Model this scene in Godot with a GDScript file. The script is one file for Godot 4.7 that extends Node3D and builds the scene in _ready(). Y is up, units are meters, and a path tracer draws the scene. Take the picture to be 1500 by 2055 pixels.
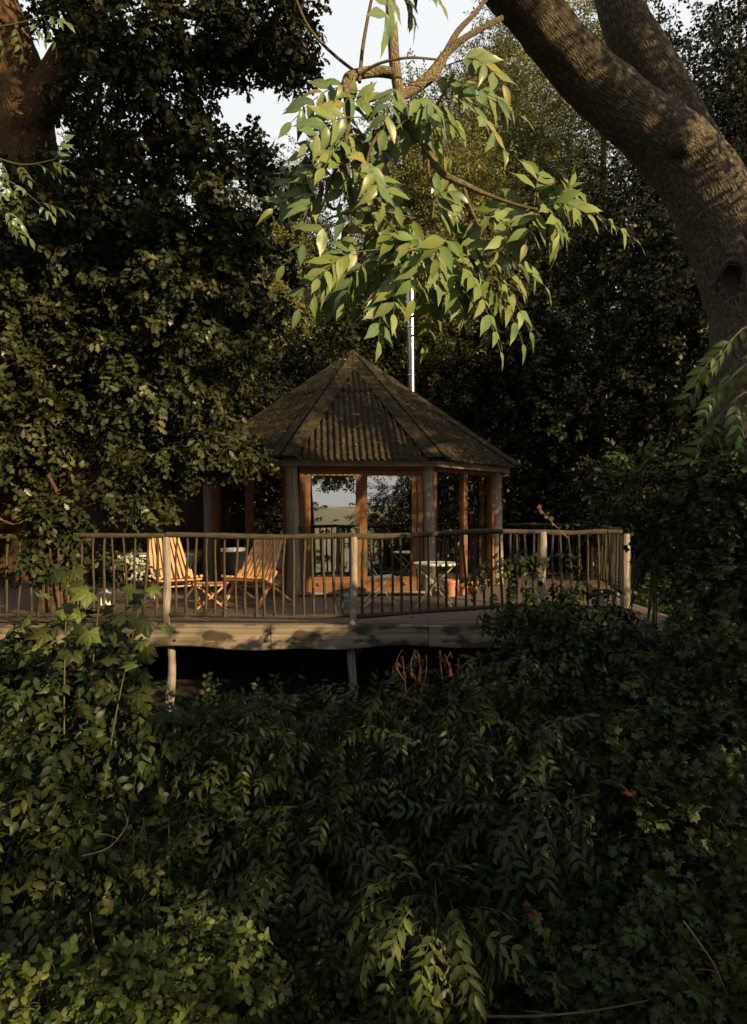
extends Node3D
# A round timber cabin on a raised deck at the edge of a wood, late sun from the right behind the camera.
# Metres; the deck floor is y = 0, the camera looks along -z.

const F := 1360.0    # focal length, measured in pixels of the photograph
const EYE := 1.27    # height of the lens above the deck

var rng := RandomNumberGenerator.new()
var M := {}
var bump := FastNoiseLite.new()
var taken := {}
var to_sun := Vector3.UP
var openings := []      # [where the fleck of sun lands, radius of the opening in the leaves on the way]


# ------------------------------------------------------------------ mesh building
class MB:
	var v := PackedVector3Array()
	var n := PackedVector3Array()
	var uv := PackedVector2Array()
	var c := PackedColorArray()
	var i := PackedInt32Array()

	func vert(p: Vector3, nn: Vector3, u := Vector2.ZERO, col := Color.WHITE) -> int:
		v.append(p)
		n.append(nn)
		uv.append(u)
		c.append(col)
		return v.size() - 1

	func tri(a: int, b: int, d: int) -> void:   # counter-clockwise seen from outside
		i.append(a)
		i.append(d)
		i.append(b)

	func face(a: Vector3, b: Vector3, d: Vector3, e: Vector3, u0 := Vector2.ZERO, u1 := Vector2(1, 0), u2 := Vector2(1, 1), u3 := Vector2(0, 1), col := Color.WHITE) -> void:
		var nn := (b - a).cross(e - a)
		if nn.length() < 1e-9:
			nn = (d - b).cross(e - b)
		nn = nn.normalized()
		var k := vert(a, nn, u0, col)
		vert(b, nn, u1, col)
		vert(d, nn, u2, col)
		vert(e, nn, u3, col)
		tri(k, k + 1, k + 2)
		tri(k, k + 2, k + 3)

	func box(xf: Transform3D, s: Vector3, off := Vector2.ZERO) -> void:
		# uv in metres, v along the longest side so that grain follows the board
		var h := s * 0.5
		var long := 0
		if s.y >= s.x and s.y >= s.z:
			long = 1
		elif s.z >= s.x and s.z >= s.y:
			long = 2
		for axis in 3:
			var a1 := (axis + 1) % 3
			var a2 := (axis + 2) % 3
			for sgn in [-1.0, 1.0]:
				var ps := []
				var us := []
				var order := [[-1, -1], [1, -1], [1, 1], [-1, 1]] if sgn > 0 else [[-1, -1], [-1, 1], [1, 1], [1, -1]]
				for o in order:
					var p := Vector3.ZERO
					p[axis] = sgn * h[axis]
					p[a1] = o[0] * h[a1]
					p[a2] = o[1] * h[a2]
					var w := Vector2.ZERO
					if a1 == long:
						w = Vector2(p[a2] + axis * 0.13, p[a1])
					elif a2 == long:
						w = Vector2(p[a1] + axis * 0.13, p[a2])
					else:
						w = Vector2(p[a1], p[a2] * 0.1)
					ps.append(xf * p)
					us.append(w + off)
				face(ps[0], ps[1], ps[2], ps[3], us[0], us[1], us[2], us[3])

	func bar(a: Vector3, b: Vector3, w: float, d: float, up := Vector3.UP, off := Vector2.ZERO) -> void:
		# a board from a to b: w across (along up), d thick
		var y := (b - a).normalized()
		var z := y.cross(up)
		if z.length() < 1e-4:
			z = y.cross(Vector3.RIGHT)
		z = z.normalized()
		var x := y.cross(z).normalized()
		box(Transform3D(Basis(x, y, z), (a + b) * 0.5), Vector3(w, a.distance_to(b), d), off)

	func tube(pts: Array, rad: Array, sides := 8, reps := 1.0, vlen := 0.5, noise: FastNoiseLite = null, amp := 0.0, cap := true) -> void:
		var t := (pts[1] - pts[0]).normalized() as Vector3
		var x := t.cross(Vector3.UP)
		if x.length() < 0.05:
			x = t.cross(Vector3.RIGHT)
		x = x.normalized()
		var along := 0.0
		var rows := []
		for k in pts.size():
			var p: Vector3 = pts[k]
			var r: float = rad[k]
			if k > 0:
				along += p.distance_to(pts[k - 1])
			var tk: Vector3 = (pts[mini(k + 1, pts.size() - 1)] - pts[maxi(k - 1, 0)]).normalized()
			x = (x - tk * x.dot(tk)).normalized()
			var y := tk.cross(x)
			var row := v.size()
			for s in sides + 1:
				var a := TAU * s / sides
				var nn := x * cos(a) + y * sin(a)
				var rr := r
				if noise:
					var aa := TAU * (s % sides) / sides
					var q := p + (x * cos(aa) + y * sin(aa)) * r
					rr += amp * noise.get_noise_3d(q.x, q.y, q.z)
				vert(p + nn * rr, nn, Vector2(reps * s / sides, along / vlen))
			rows.append(row)
		for k in rows.size() - 1:
			for s in sides:
				var a: int = rows[k] + s
				var b: int = rows[k + 1] + s
				tri(a, a + 1, b + 1)
				tri(a, b + 1, b)
		if cap:
			for e in [0, rows.size() - 1]:
				var tk: Vector3 = (pts[1] - pts[0]).normalized() * -1.0 if e == 0 else (pts[e] - pts[e - 1]).normalized()
				var mid := vert(pts[e], tk, Vector2(0.5, 0.5))
				var first := v.size()
				for s in sides + 1:
					vert(v[rows[e] + s], tk, Vector2(0.5 + 0.1 * cos(TAU * s / sides), 0.5 + 0.1 * sin(TAU * s / sides)))
				for s in sides:
					if e == 0:
						tri(mid, first + s + 1, first + s)
					else:
						tri(mid, first + s, first + s + 1)

	func lathe(prof: Array, sides := 24, at := Vector3.ZERO, sx := 1.0, sz := 1.0) -> void:
		# prof: Vector2(radius, height) from bottom to top, outside
		var rows := []
		for k in prof.size():
			var p: Vector2 = prof[k]
			var d: Vector2 = prof[mini(k + 1, prof.size() - 1)] - prof[maxi(k - 1, 0)]
			var nr := Vector2(d.y, -d.x).normalized()
			rows.append(v.size())
			for s in sides + 1:
				var a := TAU * s / sides
				vert(at + Vector3(cos(a) * p.x * sx, p.y, -sin(a) * p.x * sz), Vector3(cos(a) * nr.x / sx, nr.y, -sin(a) * nr.x / sz).normalized(), Vector2(float(s) / sides, p.y))
		for k in rows.size() - 1:
			for s in sides:
				var a: int = rows[k] + s
				var b: int = rows[k + 1] + s
				tri(a, a + 1, b + 1)
				tri(a, b + 1, b)

	# leaf along +x, face +y. kind: 0 lance, 1 round, 2 lobed, 3 slender
	func leaf(xf: Transform3D, l: float, w: float, fold: float, droop: float, segs: int, kind := 0, col := Color.WHITE) -> void:
		var base := v.size()
		for s in segs + 1:
			var t := float(s) / segs
			var hw := 0.0
			match kind:
				0: hw = pow(maxf(0.0, sin(PI * pow(t, 0.74))), 1.05) * (1.0 - 0.45 * smoothstep(0.6, 1.0, t)) * 1.06
				1: hw = pow(maxf(0.0, sin(PI * pow(t, 0.85))), 0.6)
				2: hw = pow(maxf(0.0, sin(PI * pow(t, 1.1))), 0.55) * (0.74 + 0.36 * cos(t * TAU * 3.4 + 2.6))
				3: hw = pow(maxf(0.0, sin(PI * pow(t, 0.8))), 1.0)
			hw = maxf(hw, 0.0) * w * 0.5
			if segs > 12 and s % 2:
				hw *= 0.9
			if s == 0 or s == segs:
				hw = w * 0.015
			var p := Vector3(l * t, -droop * l * t * t, 0)
			var nn := Vector3(2.0 * droop * t, 1, 0).normalized()
			var wave := 0.16 * sin(t * 8.0 + l * 40.0 + fold * 20.0)
			var f1 := fold + wave
			var f2 := fold - wave
			vert(xf * (p + Vector3(0, f1 * hw, -hw)), (xf.basis * (nn + Vector3(0, 0, f1 * 0.8))).normalized(), Vector2(0, t), col * 0.93)
			vert(xf * p, (xf.basis * nn).normalized(), Vector2(0.5, t), Color(col.r * 1.2, col.g * 1.12, col.b * 1.15))
			vert(xf * (p + Vector3(0, f2 * hw, hw)), (xf.basis * (nn - Vector3(0, 0, f2 * 0.8))).normalized(), Vector2(1, t), col * 0.98)
		for s in segs:
			var a := base + s * 3
			tri(a, a + 1, a + 4)
			tri(a, a + 4, a + 3)
			tri(a + 1, a + 2, a + 5)
			tri(a + 1, a + 5, a + 4)

	func palm(xf: Transform3D, size: float, cup: float, col := Color.WHITE) -> void:
		# a five-lobed leaf, base at the origin, middle lobe along +x
		var rim := []
		var angs := [-150, -118, -98, -72, -52, -34, -22, 0, 22, 34, 52, 72, 98, 118, 150]
		var lens := [0.28, 0.6, 0.5, 0.6, 0.92, 0.72, 0.58, 1.02, 0.58, 0.72, 0.92, 0.6, 0.5, 0.6, 0.28]
		var mid := vert(xf * Vector3(size * 0.18, 0, 0), (xf.basis * Vector3.UP).normalized(), Vector2(0.5, 0.5), Color(col.r * 1.15, col.g * 1.1, col.b * 1.1))
		var ring := []
		for k in angs.size():
			var a := deg_to_rad(angs[k])
			var r: float = lens[k] * size * 0.8
			var crest := 1.0 if lens[k] > 0.8 or k == 1 or k == 13 else -0.6
			for e in [0.5, 1.0]:
				var q: float = r * e
				var lift := -cup * q * q / size + 0.06 * size * crest * sin(PI * e * 0.75)
				var p := Vector3(size * 0.18 + cos(a) * q, lift, sin(a) * q)
				var nn := Vector3(cos(a) * cup * 1.6 * e, 1, sin(a) * cup * 1.6 * e) + Vector3(-sin(a), 0, cos(a)) * 0.3 * (1.0 if k % 2 else -1.0)
				var id := vert(xf * p, (xf.basis * nn).normalized(), Vector2(0.5 + 0.5 * cos(a) * e, 0.5 + 0.5 * sin(a) * e), col * ((1.08 if crest > 0.0 else 0.92) if e < 0.9 else 0.95))
				if e < 0.9:
					ring.append(id)
				else:
					rim.append(id)
		for k in rim.size() - 1:
			tri(mid, ring[k + 1], ring[k])
			tri(ring[k], ring[k + 1], rim[k + 1])
			tri(ring[k], rim[k + 1], rim[k])

	func mesh() -> ArrayMesh:
		var a := []
		a.resize(Mesh.ARRAY_MAX)
		a[Mesh.ARRAY_VERTEX] = v
		a[Mesh.ARRAY_NORMAL] = n
		a[Mesh.ARRAY_TEX_UV] = uv
		a[Mesh.ARRAY_COLOR] = c
		a[Mesh.ARRAY_INDEX] = i
		var m := ArrayMesh.new()
		m.add_surface_from_arrays(Mesh.PRIMITIVE_TRIANGLES, a)
		return m


# ------------------------------------------------------------------ small helpers
func at(px: float, py: float, z: float) -> Vector3:
	return Vector3((px - 750.0) / F * z, EYE - (py - 1027.5) / F * z, -z)


func rnd(a: float, b: float) -> float:
	return rng.randf_range(a, b)


func rvec() -> Vector3:
	while true:
		var p := Vector3(rnd(-1, 1), rnd(-1, 1), rnd(-1, 1))
		if p.length() < 1.0 and p.length() > 0.05:
			return p.normalized()
	return Vector3.UP


func aim(dir: Vector3, nrm: Vector3) -> Basis:
	var x := dir.normalized()
	var z := x.cross(nrm)
	if z.length() < 1e-3:
		z = x.cross(Vector3(0.3, 0.2, 0.9))
	z = z.normalized()
	return Basis(x, z.cross(x), z)


func curve(pts: Array, rad: Array, sub: int) -> Array:
	var p := []
	var r := []
	for k in pts.size() - 1:
		var a: Vector3 = pts[maxi(k - 1, 0)]
		var b: Vector3 = pts[k]
		var c: Vector3 = pts[k + 1]
		var d: Vector3 = pts[mini(k + 2, pts.size() - 1)]
		for s in sub:
			var t := float(s) / sub
			p.append(b.cubic_interpolate(c, a, d, t))
			r.append(lerpf(rad[k], rad[k + 1], t))
	p.append(pts[-1])
	r.append(rad[-1])
	return [p, r]


func numbered(nm: String) -> String:
	if not taken.has(nm):
		taken[nm] = 0
		return nm
	taken[nm] += 1
	return "%s_%03d" % [nm, taken[nm]]


func tag(o: Node, label: String, category: String, group := "", kind := "") -> void:
	o.set_meta("label", label)
	o.set_meta("category", category)
	if group:
		o.set_meta("group", group)
	if kind:
		o.set_meta("kind", kind)


func thing(nm: String, label: String, category: String, pos := Vector3.ZERO, turn := 0.0, group := "") -> Node3D:
	var o := Node3D.new()
	o.name = numbered(nm)
	add_child(o)
	o.position = pos
	o.rotation.y = turn
	tag(o, label, category, group)
	return o


func part(parent: Node, nm: String, mesh: Mesh, mat: Material, xf := Transform3D.IDENTITY) -> MeshInstance3D:
	var o := MeshInstance3D.new()
	o.name = nm
	o.mesh = mesh
	o.material_override = mat
	o.transform = xf
	parent.add_child(o, true)
	return o


func piece(parent: Node, nm: String, mb: MB, mat: Material) -> MeshInstance3D:
	return part(parent, nm, mb.mesh(), mat)


func swarm(parent: Node, nm: String, mesh: Mesh, mat: Material, xfs: Array, cols: Array) -> void:
	if xfs.is_empty():
		return
	var mm := MultiMesh.new()
	mm.transform_format = MultiMesh.TRANSFORM_3D
	mm.use_colors = true
	mm.mesh = mesh
	mm.instance_count = xfs.size()
	for k in xfs.size():
		mm.set_instance_transform(k, xfs[k])
		mm.set_instance_color(k, cols[k])
	var o := MultiMeshInstance3D.new()
	o.name = nm
	o.multimesh = mm
	o.material_override = mat
	o.set_meta("kind", "stuff")
	parent.add_child(o, true)


# ------------------------------------------------------------------ textures
func grey(w: int, h: int, seed_: int, freq: float, type := FastNoiseLite.TYPE_SIMPLEX_SMOOTH, oct := 4) -> Image:
	var n := FastNoiseLite.new()
	n.seed = seed_
	n.noise_type = type
	n.frequency = freq
	n.fractal_octaves = oct
	if type == FastNoiseLite.TYPE_CELLULAR:
		n.domain_warp_enabled = true
		n.domain_warp_amplitude = 22.0
		n.domain_warp_frequency = 0.03
		n.cellular_return_type = FastNoiseLite.RETURN_DISTANCE2_SUB
		n.fractal_type = FastNoiseLite.FRACTAL_NONE
	var im := n.get_seamless_image(w, h)
	im.convert(Image.FORMAT_L8)
	return im


func blend(a: Image, b: Image, c0: Color, c1: Color, c2: Color, lo: float, hi: float) -> ImageTexture:
	# a: main pattern c0 -> c1; b: blotches of c2 between the thresholds
	var w := a.get_width()
	var h := a.get_height()
	var da := a.get_data()
	var db := b.get_data()
	var out := PackedByteArray()
	out.resize(w * h * 3)
	for k in w * h:
		var col := c0.lerp(c1, da[k] / 255.0).lerp(c2, smoothstep(lo, hi, db[k] / 255.0)).linear_to_srgb()
		out[k * 3] = int(clampf(col.r, 0, 1) * 255)
		out[k * 3 + 1] = int(clampf(col.g, 0, 1) * 255)
		out[k * 3 + 2] = int(clampf(col.b, 0, 1) * 255)
	return ImageTexture.create_from_image(Image.create_from_data(w, h, false, Image.FORMAT_RGB8, out))


func stretched(seed_: int, freq: float, squeeze: int) -> Image:
	var im := grey(256, 256 / squeeze, seed_, freq)
	im.resize(256, 256, Image.INTERPOLATE_CUBIC)
	return im


func wood(nm: String, c0: Color, c1: Color, c2: Color, seed_: int, lo := 0.6, hi := 0.9, rough := 0.85, scale := Vector3(2, 1, 1), relief := 0.15) -> void:
	var g := stretched(seed_, 0.045, 16)
	var m := StandardMaterial3D.new()
	m.resource_name = nm
	m.albedo_texture = blend(g, grey(256, 256, seed_ + 7, 0.012), c0, c1, c2, lo, hi)
	m.roughness = rough
	m.metallic_specular = 0.3
	m.uv1_scale = scale
	m.heightmap_enabled = true
	m.heightmap_texture = ImageTexture.create_from_image(g)
	m.heightmap_scale = relief
	M[nm] = m


func plain(nm: String, c: Color, rough := 0.7, metal := 0.0) -> StandardMaterial3D:
	var m := StandardMaterial3D.new()
	m.resource_name = nm
	m.albedo_color = c.linear_to_srgb()
	m.roughness = rough
	m.metallic = metal
	M[nm] = m
	return m


func leafmat(nm: String, c: Color, through := 0.5, rough := 0.5) -> StandardMaterial3D:
	var m := plain(nm, c, rough)
	m.vertex_color_use_as_albedo = true
	m.metallic_specular = 0.3
	m.backlight_enabled = true
	m.backlight = Color(through, through, through * 0.55)
	m.cull_mode = BaseMaterial3D.CULL_DISABLED
	return m


func bark(nm: String, c0: Color, c1: Color, c2: Color, seed_: int, lo: float, hi: float) -> void:
	var a := grey(256, 128, seed_, 0.075, FastNoiseLite.TYPE_CELLULAR)
	a.resize(256, 512, Image.INTERPOLATE_CUBIC)
	var fine := grey(256, 128, seed_ + 3, 0.06)
	fine.resize(256, 512, Image.INTERPOLATE_CUBIC)
	var da := a.get_data()
	var df := fine.get_data()
	for k in da.size():
		da[k] = int(clampf(pow(da[k] / 255.0, 0.7) * 0.6 + df[k] / 255.0 * 0.5 - 0.05, 0, 1) * 255)
	a = Image.create_from_data(256, 512, false, Image.FORMAT_L8, da)
	var m := StandardMaterial3D.new()
	m.resource_name = nm
	m.albedo_texture = blend(a, grey(256, 512, seed_ + 11, 0.022, FastNoiseLite.TYPE_SIMPLEX_SMOOTH, 5), c0, c1, c2, lo, hi)
	m.roughness = 0.95
	m.metallic_specular = 0.2
	m.heightmap_enabled = true
	m.heightmap_texture = ImageTexture.create_from_image(a)
	m.heightmap_scale = 2.2
	M[nm] = m


func materials() -> void:
	bark("ash_bark", Color(0.025, 0.02, 0.015), Color(0.19, 0.155, 0.115), Color(0.16, 0.155, 0.1), 5, 0.6, 0.85)
	bark("oak_bark", Color(0.05, 0.03, 0.018), Color(0.26, 0.155, 0.085), Color(0.12, 0.1, 0.05), 21, 0.6, 0.85)
	bark("twig_bark", Color(0.14, 0.11, 0.08), Color(0.36, 0.3, 0.22), Color(0.4, 0.3, 0.08), 33, 0.62, 0.72)
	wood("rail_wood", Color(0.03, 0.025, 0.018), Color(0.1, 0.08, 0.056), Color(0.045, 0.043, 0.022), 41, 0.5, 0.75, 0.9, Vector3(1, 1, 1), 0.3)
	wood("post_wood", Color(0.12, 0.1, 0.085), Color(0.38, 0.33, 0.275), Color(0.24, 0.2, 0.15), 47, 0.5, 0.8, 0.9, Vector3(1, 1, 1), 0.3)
	wood("beam_wood", Color(0.12, 0.096, 0.072), Color(0.31, 0.255, 0.195), Color(0.06, 0.05, 0.035), 53, 0.55, 0.75, 0.9, Vector3(1.2, 0.5, 1), 0.25)
	wood("larch", Color(0.115, 0.052, 0.024), Color(0.24, 0.118, 0.055), Color(0.16, 0.085, 0.045), 59, 0.6, 0.9, 0.6, Vector3(4, 1, 1), 0.06)
	wood("chair_wood", Color(0.48, 0.25, 0.115), Color(0.68, 0.38, 0.19), Color(0.48, 0.27, 0.14), 61, 0.6, 0.9, 0.55, Vector3(5, 1, 1), 0.05)
	wood("deck_wood", Color(0.08, 0.054, 0.042), Color(0.2, 0.14, 0.11), Color(0.1, 0.08, 0.06), 67, 0.55, 0.8, 0.8, Vector3(3, 0.7, 1), 0.15)
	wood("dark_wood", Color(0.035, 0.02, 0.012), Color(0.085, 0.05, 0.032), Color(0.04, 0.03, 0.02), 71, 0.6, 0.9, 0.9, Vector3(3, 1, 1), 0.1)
	var roof := StandardMaterial3D.new()
	roof.resource_name = "roof_sheet"
	roof.albedo_texture = blend(grey(256, 256, 81, 0.05), grey(256, 256, 83, 0.022, FastNoiseLite.TYPE_SIMPLEX_SMOOTH, 6), Color(0.013, 0.01, 0.008), Color(0.05, 0.037, 0.027), Color(0.05, 0.044, 0.015), 0.5, 0.7)
	roof.roughness = 0.95
	roof.metallic_specular = 0.2
	roof.heightmap_enabled = true
	roof.heightmap_texture = ImageTexture.create_from_image(grey(256, 256, 83, 0.05, FastNoiseLite.TYPE_SIMPLEX_SMOOTH, 6))
	roof.heightmap_scale = 1.2
	M["roof"] = roof
	plain("steel", Color(0.72, 0.73, 0.74), 0.22, 1.0)
	plain("iron", Color(0.02, 0.02, 0.02), 0.45)
	plain("cream_paint", Color(0.66, 0.66, 0.46), 0.45)
	plain("enamel", Color(0.72, 0.74, 0.76), 0.15)
	plain("terracotta", Color(0.5, 0.2, 0.09), 0.8)
	plain("grey_plastic", Color(0.25, 0.31, 0.36), 0.5)
	plain("soil", Color(0.02, 0.015, 0.01), 1.0)
	plain("white_plastic", Color(0.7, 0.68, 0.64), 0.4)
	var g := StandardMaterial3D.new()          # coated double glazing: part mirror, part clear
	g.resource_name = "coated_glass"
	var white := Image.create(4, 4, false, Image.FORMAT_RGB8)
	white.fill(Color.WHITE)
	g.albedo_texture = ImageTexture.create_from_image(white)
	g.albedo_color = Color(0.95, 0.94, 0.92, 0.48)
	g.transparency = BaseMaterial3D.TRANSPARENCY_ALPHA
	g.metallic = 1.0
	g.roughness = 0.0
	M["glass"] = g
	# leaves: linear base colours
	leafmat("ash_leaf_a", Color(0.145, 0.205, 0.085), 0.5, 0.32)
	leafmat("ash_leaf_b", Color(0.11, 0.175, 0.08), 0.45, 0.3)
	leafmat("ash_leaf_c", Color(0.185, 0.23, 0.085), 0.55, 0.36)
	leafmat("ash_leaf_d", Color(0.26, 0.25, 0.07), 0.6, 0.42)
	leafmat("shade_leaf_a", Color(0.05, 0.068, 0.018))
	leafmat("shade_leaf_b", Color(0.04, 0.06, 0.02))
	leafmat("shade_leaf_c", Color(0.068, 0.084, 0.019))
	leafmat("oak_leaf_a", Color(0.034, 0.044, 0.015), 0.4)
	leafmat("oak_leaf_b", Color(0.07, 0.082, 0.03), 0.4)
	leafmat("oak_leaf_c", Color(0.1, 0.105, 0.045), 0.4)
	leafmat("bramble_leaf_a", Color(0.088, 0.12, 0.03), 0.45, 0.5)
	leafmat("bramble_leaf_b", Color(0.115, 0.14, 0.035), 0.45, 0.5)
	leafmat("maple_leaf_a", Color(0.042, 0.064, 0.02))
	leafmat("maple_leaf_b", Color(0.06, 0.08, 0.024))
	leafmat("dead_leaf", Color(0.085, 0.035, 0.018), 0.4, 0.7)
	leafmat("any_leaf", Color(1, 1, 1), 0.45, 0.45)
	var vi := Image.create(64, 128, false, Image.FORMAT_L8)
	var vn := FastNoiseLite.new()
	vn.frequency = 0.06
	for y in 128:
		for x in 64:
			var u := absf(x - 31.5) / 31.5
			var side := fposmod(y / 128.0 * 9.0 - u * 1.6, 1.0)
			var vein := maxf(1.0 - u * 14.0, (1.0 - smoothstep(0.0, 0.16, minf(side, 1.0 - side))) * 0.65 * (1.0 - u * 0.7))
			var val := 0.8 + 0.2 * clampf(vein, 0, 1) + 0.09 * vn.get_noise_2d(x, y)
			vi.set_pixel(x, y, Color(val, val, val))
	var vt := ImageTexture.create_from_image(vi)
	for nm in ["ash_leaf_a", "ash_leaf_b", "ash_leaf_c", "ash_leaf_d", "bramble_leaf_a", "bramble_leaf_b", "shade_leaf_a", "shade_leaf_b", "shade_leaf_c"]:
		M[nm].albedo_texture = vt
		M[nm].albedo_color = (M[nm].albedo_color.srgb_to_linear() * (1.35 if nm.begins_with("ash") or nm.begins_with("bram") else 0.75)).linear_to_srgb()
	for nm in ["ash_leaf_a", "ash_leaf_b", "ash_leaf_c"]:
		M[nm].metallic_specular = 0.36
	for nm in ["oak_leaf_a", "oak_leaf_b"]:
		M[nm].roughness = 0.38
		M[nm].metallic_specular = 0.4
	plain("green_stem", Color(0.07, 0.072, 0.028), 0.6)
	plain("red_stem", Color(0.22, 0.1, 0.05), 0.6)


# ------------------------------------------------------------------ leaf meshes
func compound(seed_: int, pairs: int, l: float, w: float, kind := 0, segs := 4, spread := 58.0) -> ArrayMesh:
	# a feathered leaf along +x: stalk and paired leaflets
	var r := RandomNumberGenerator.new()
	r.seed = seed_
	var mb := MB.new()
	var gap := l * 0.62
	var total := gap * (pairs + 0.9)
	var droop := r.randf_range(0.12, 0.4)
	var pts := []
	var rads := []
	for k in 7:
		var t := k / 6.0
		pts.append(Vector3(total * t, -droop * total * t * t, sin(t * 3.0) * 0.02))
		rads.append(0.0022 * (1.2 - 0.7 * t))
	mb.tube(pts, rads, 4, 1.0, 0.5, null, 0.0, false)
	for k in pairs + 1:
		var t := (gap * (k + 0.9)) / total
		t = minf(t, 1.0)
		var p := Vector3(total * t, -droop * total * t * t, sin(t * 3.0) * 0.02)
		var fwd := Vector3(1, -2.0 * droop * t, 0).normalized()
		var size := l * (0.78 + 0.3 * sin(PI * (k + 0.6) / (pairs + 1)))
		if k == pairs:
			mb.leaf(Transform3D(aim(fwd + Vector3(0, -0.2, r.randf_range(-0.2, 0.2)), Vector3.UP), p), size * 1.1, w * 1.1, r.randf_range(0.1, 0.4), r.randf_range(0.1, 0.35), segs, kind)
		else:
			for s in [-1.0, 1.0]:
				var a := deg_to_rad(spread + r.randf_range(-12, 12) - 10.0 * t)
				var d := Vector3(cos(a), r.randf_range(-0.55, -0.05), s * sin(a))
				mb.leaf(Transform3D(aim(d, Vector3(r.randf_range(-0.3, 0.3), 1, r.randf_range(-0.3, 0.3))), p), size * r.randf_range(0.88, 1.08), w * r.randf_range(0.85, 1.1), r.randf_range(0.1, 0.45), r.randf_range(0.08, 0.4), segs, kind, Color(1, 1, 1) * r.randf_range(0.85, 1.12))
	return mb.mesh()


func sprig(seed_: int, count: int, length: float, l: float, w: float, kind: int, segs: int, stalk := 0.12) -> ArrayMesh:
	# a twig along +x with leaves all along it
	var r := RandomNumberGenerator.new()
	r.seed = seed_
	var mb := MB.new()
	var bend := r.randf_range(-0.25, 0.1)
	var pts := []
	for k in 4:
		var t := k / 3.0
		pts.append(Vector3(length * t, bend * length * t * t, 0))
	mb.tube(pts, [0.004, 0.0035, 0.0025, 0.0015], 3, 1.0, 0.5, null, 0.0, false)
	for k in count:
		var t := pow((k + 0.7) / count, 0.8)
		var p := Vector3(length * t, bend * length * t * t, 0)
		var a := k * 2.4 + r.randf_range(-0.5, 0.5)
		var d := Vector3(r.randf_range(0.2, 0.9), cos(a) * 0.55 - 0.2, sin(a))
		p += d.normalized() * l * stalk
		if kind == 9:
			mb.palm(Transform3D(aim(d, Vector3(r.randf_range(-0.6, 0.6), 1, r.randf_range(-0.6, 0.6))), p), l * r.randf_range(0.7, 1.15), r.randf_range(0.1, 0.5), Color(1, 1, 1) * r.randf_range(0.85, 1.15))
		else:
			mb.leaf(Transform3D(aim(d, Vector3(r.randf_range(-0.6, 0.6), 1, r.randf_range(-0.6, 0.6))), p), l * r.randf_range(0.7, 1.15), w * r.randf_range(0.8, 1.15), r.randf_range(0.0, 0.4), r.randf_range(0.0, 0.4), segs, kind, Color(1, 1, 1) * r.randf_range(0.8, 1.18))
	return mb.mesh()


func trefoil(seed_: int, l: float, n := 3) -> ArrayMesh:
	# bramble: a stalk with three round leaflets
	var r := RandomNumberGenerator.new()
	r.seed = seed_
	var mb := MB.new()
	mb.tube([Vector3.ZERO, Vector3(l * 0.5, 0.01, 0), Vector3(l, 0, 0)], [0.0022, 0.002, 0.0016], 4, 1.0, 0.5, null, 0.0, false)
	for k in n:
		var a := deg_to_rad((k - (n - 1) / 2.0) * 82.0 + r.randf_range(-10, 10))
		mb.leaf(Transform3D(aim(Vector3(cos(a), r.randf_range(-0.35, 0.1), sin(a)), Vector3(r.randf_range(-0.25, 0.25), 1, r.randf_range(-0.25, 0.25))), Vector3(l * (1.0 if k != n / 2 else 1.15), 0, 0)), l * r.randf_range(0.85, 1.1), l * r.randf_range(0.62, 0.78), r.randf_range(0.05, 0.3), r.randf_range(0.05, 0.3), 6, 1, Color(1, 1, 1) * r.randf_range(0.85, 1.15))
	return mb.mesh()


# ------------------------------------------------------------------ plants
func tint(c: Color, spread := 0.25) -> Color:
	var k := rnd(1.0 - spread, 1.0 + spread)
	return Color(c.r * k * rnd(0.85, 1.2), c.g * k, c.b * k * rnd(0.8, 1.2))


func in_blob(b: Array, shell: float) -> Array:
	# a point in the ellipsoid, and the way out
	var d := rvec()
	var t := pow(rng.randf(), shell)
	var rr: Vector3 = b[1]
	return [b[0] + d * rr * t, (d / rr).normalized()]


func pick_blob(blobs: Array) -> Array:
	var total := 0.0
	for b in blobs:
		var r: Vector3 = b[1]
		total += r.x * r.y + r.y * r.z + r.x * r.z
	var k := rng.randf() * total
	for b in blobs:
		var r: Vector3 = b[1]
		k -= r.x * r.y + r.y * r.z + r.x * r.z
		if k <= 0.0:
			return b
	return blobs[-1]


func foliage(o: Node3D, blobs: Array, meshes: Array, color: Color, count: int, size: Vector2, hang := 0.3, shell := 0.45, holes := 0.0, hole_size := 0.8, nm := "foliage") -> void:
	# everything of the crown that is not picked apart, one swarm for each mesh
	var lists := []
	var cols := []
	for m in meshes:
		lists.append([])
		cols.append([])
	bump.frequency = 1.0 / hole_size
	var made := 0
	var tries := 0
	while made < count and tries < count * 4:
		tries += 1
		var b := pick_blob(blobs)
		var q := in_blob(b, shell)
		var p: Vector3 = q[0]
		var out: Vector3 = q[1]
		if holes != 0.0 and bump.get_noise_3d(p.x, p.y, p.z) < holes:
			continue
		var open := false
		for g in openings:
			var to: Vector3 = p - g[0]
			var t := to.dot(to_sun)
			if t > 1.2 and (to - to_sun * t).length_squared() < g[1] * g[1]:
				open = true
				break
		if open:
			continue
		made += 1
		var dir := (out * 0.7 + rvec() * 0.8 + Vector3.DOWN * hang)
		var nrm := (Vector3.UP * 0.7 + out * 0.5 + rvec() * 0.6)
		var s := rnd(size.x, size.y)
		var k := rng.randi() % meshes.size()
		lists[k].append(Transform3D(aim(dir, nrm).scaled(Vector3(s, s, s)), p - o.position))
		cols[k].append(tint(color))
	for k in meshes.size():
		swarm(o, nm, meshes[k], M.any_leaf, lists[k], cols[k])


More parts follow.
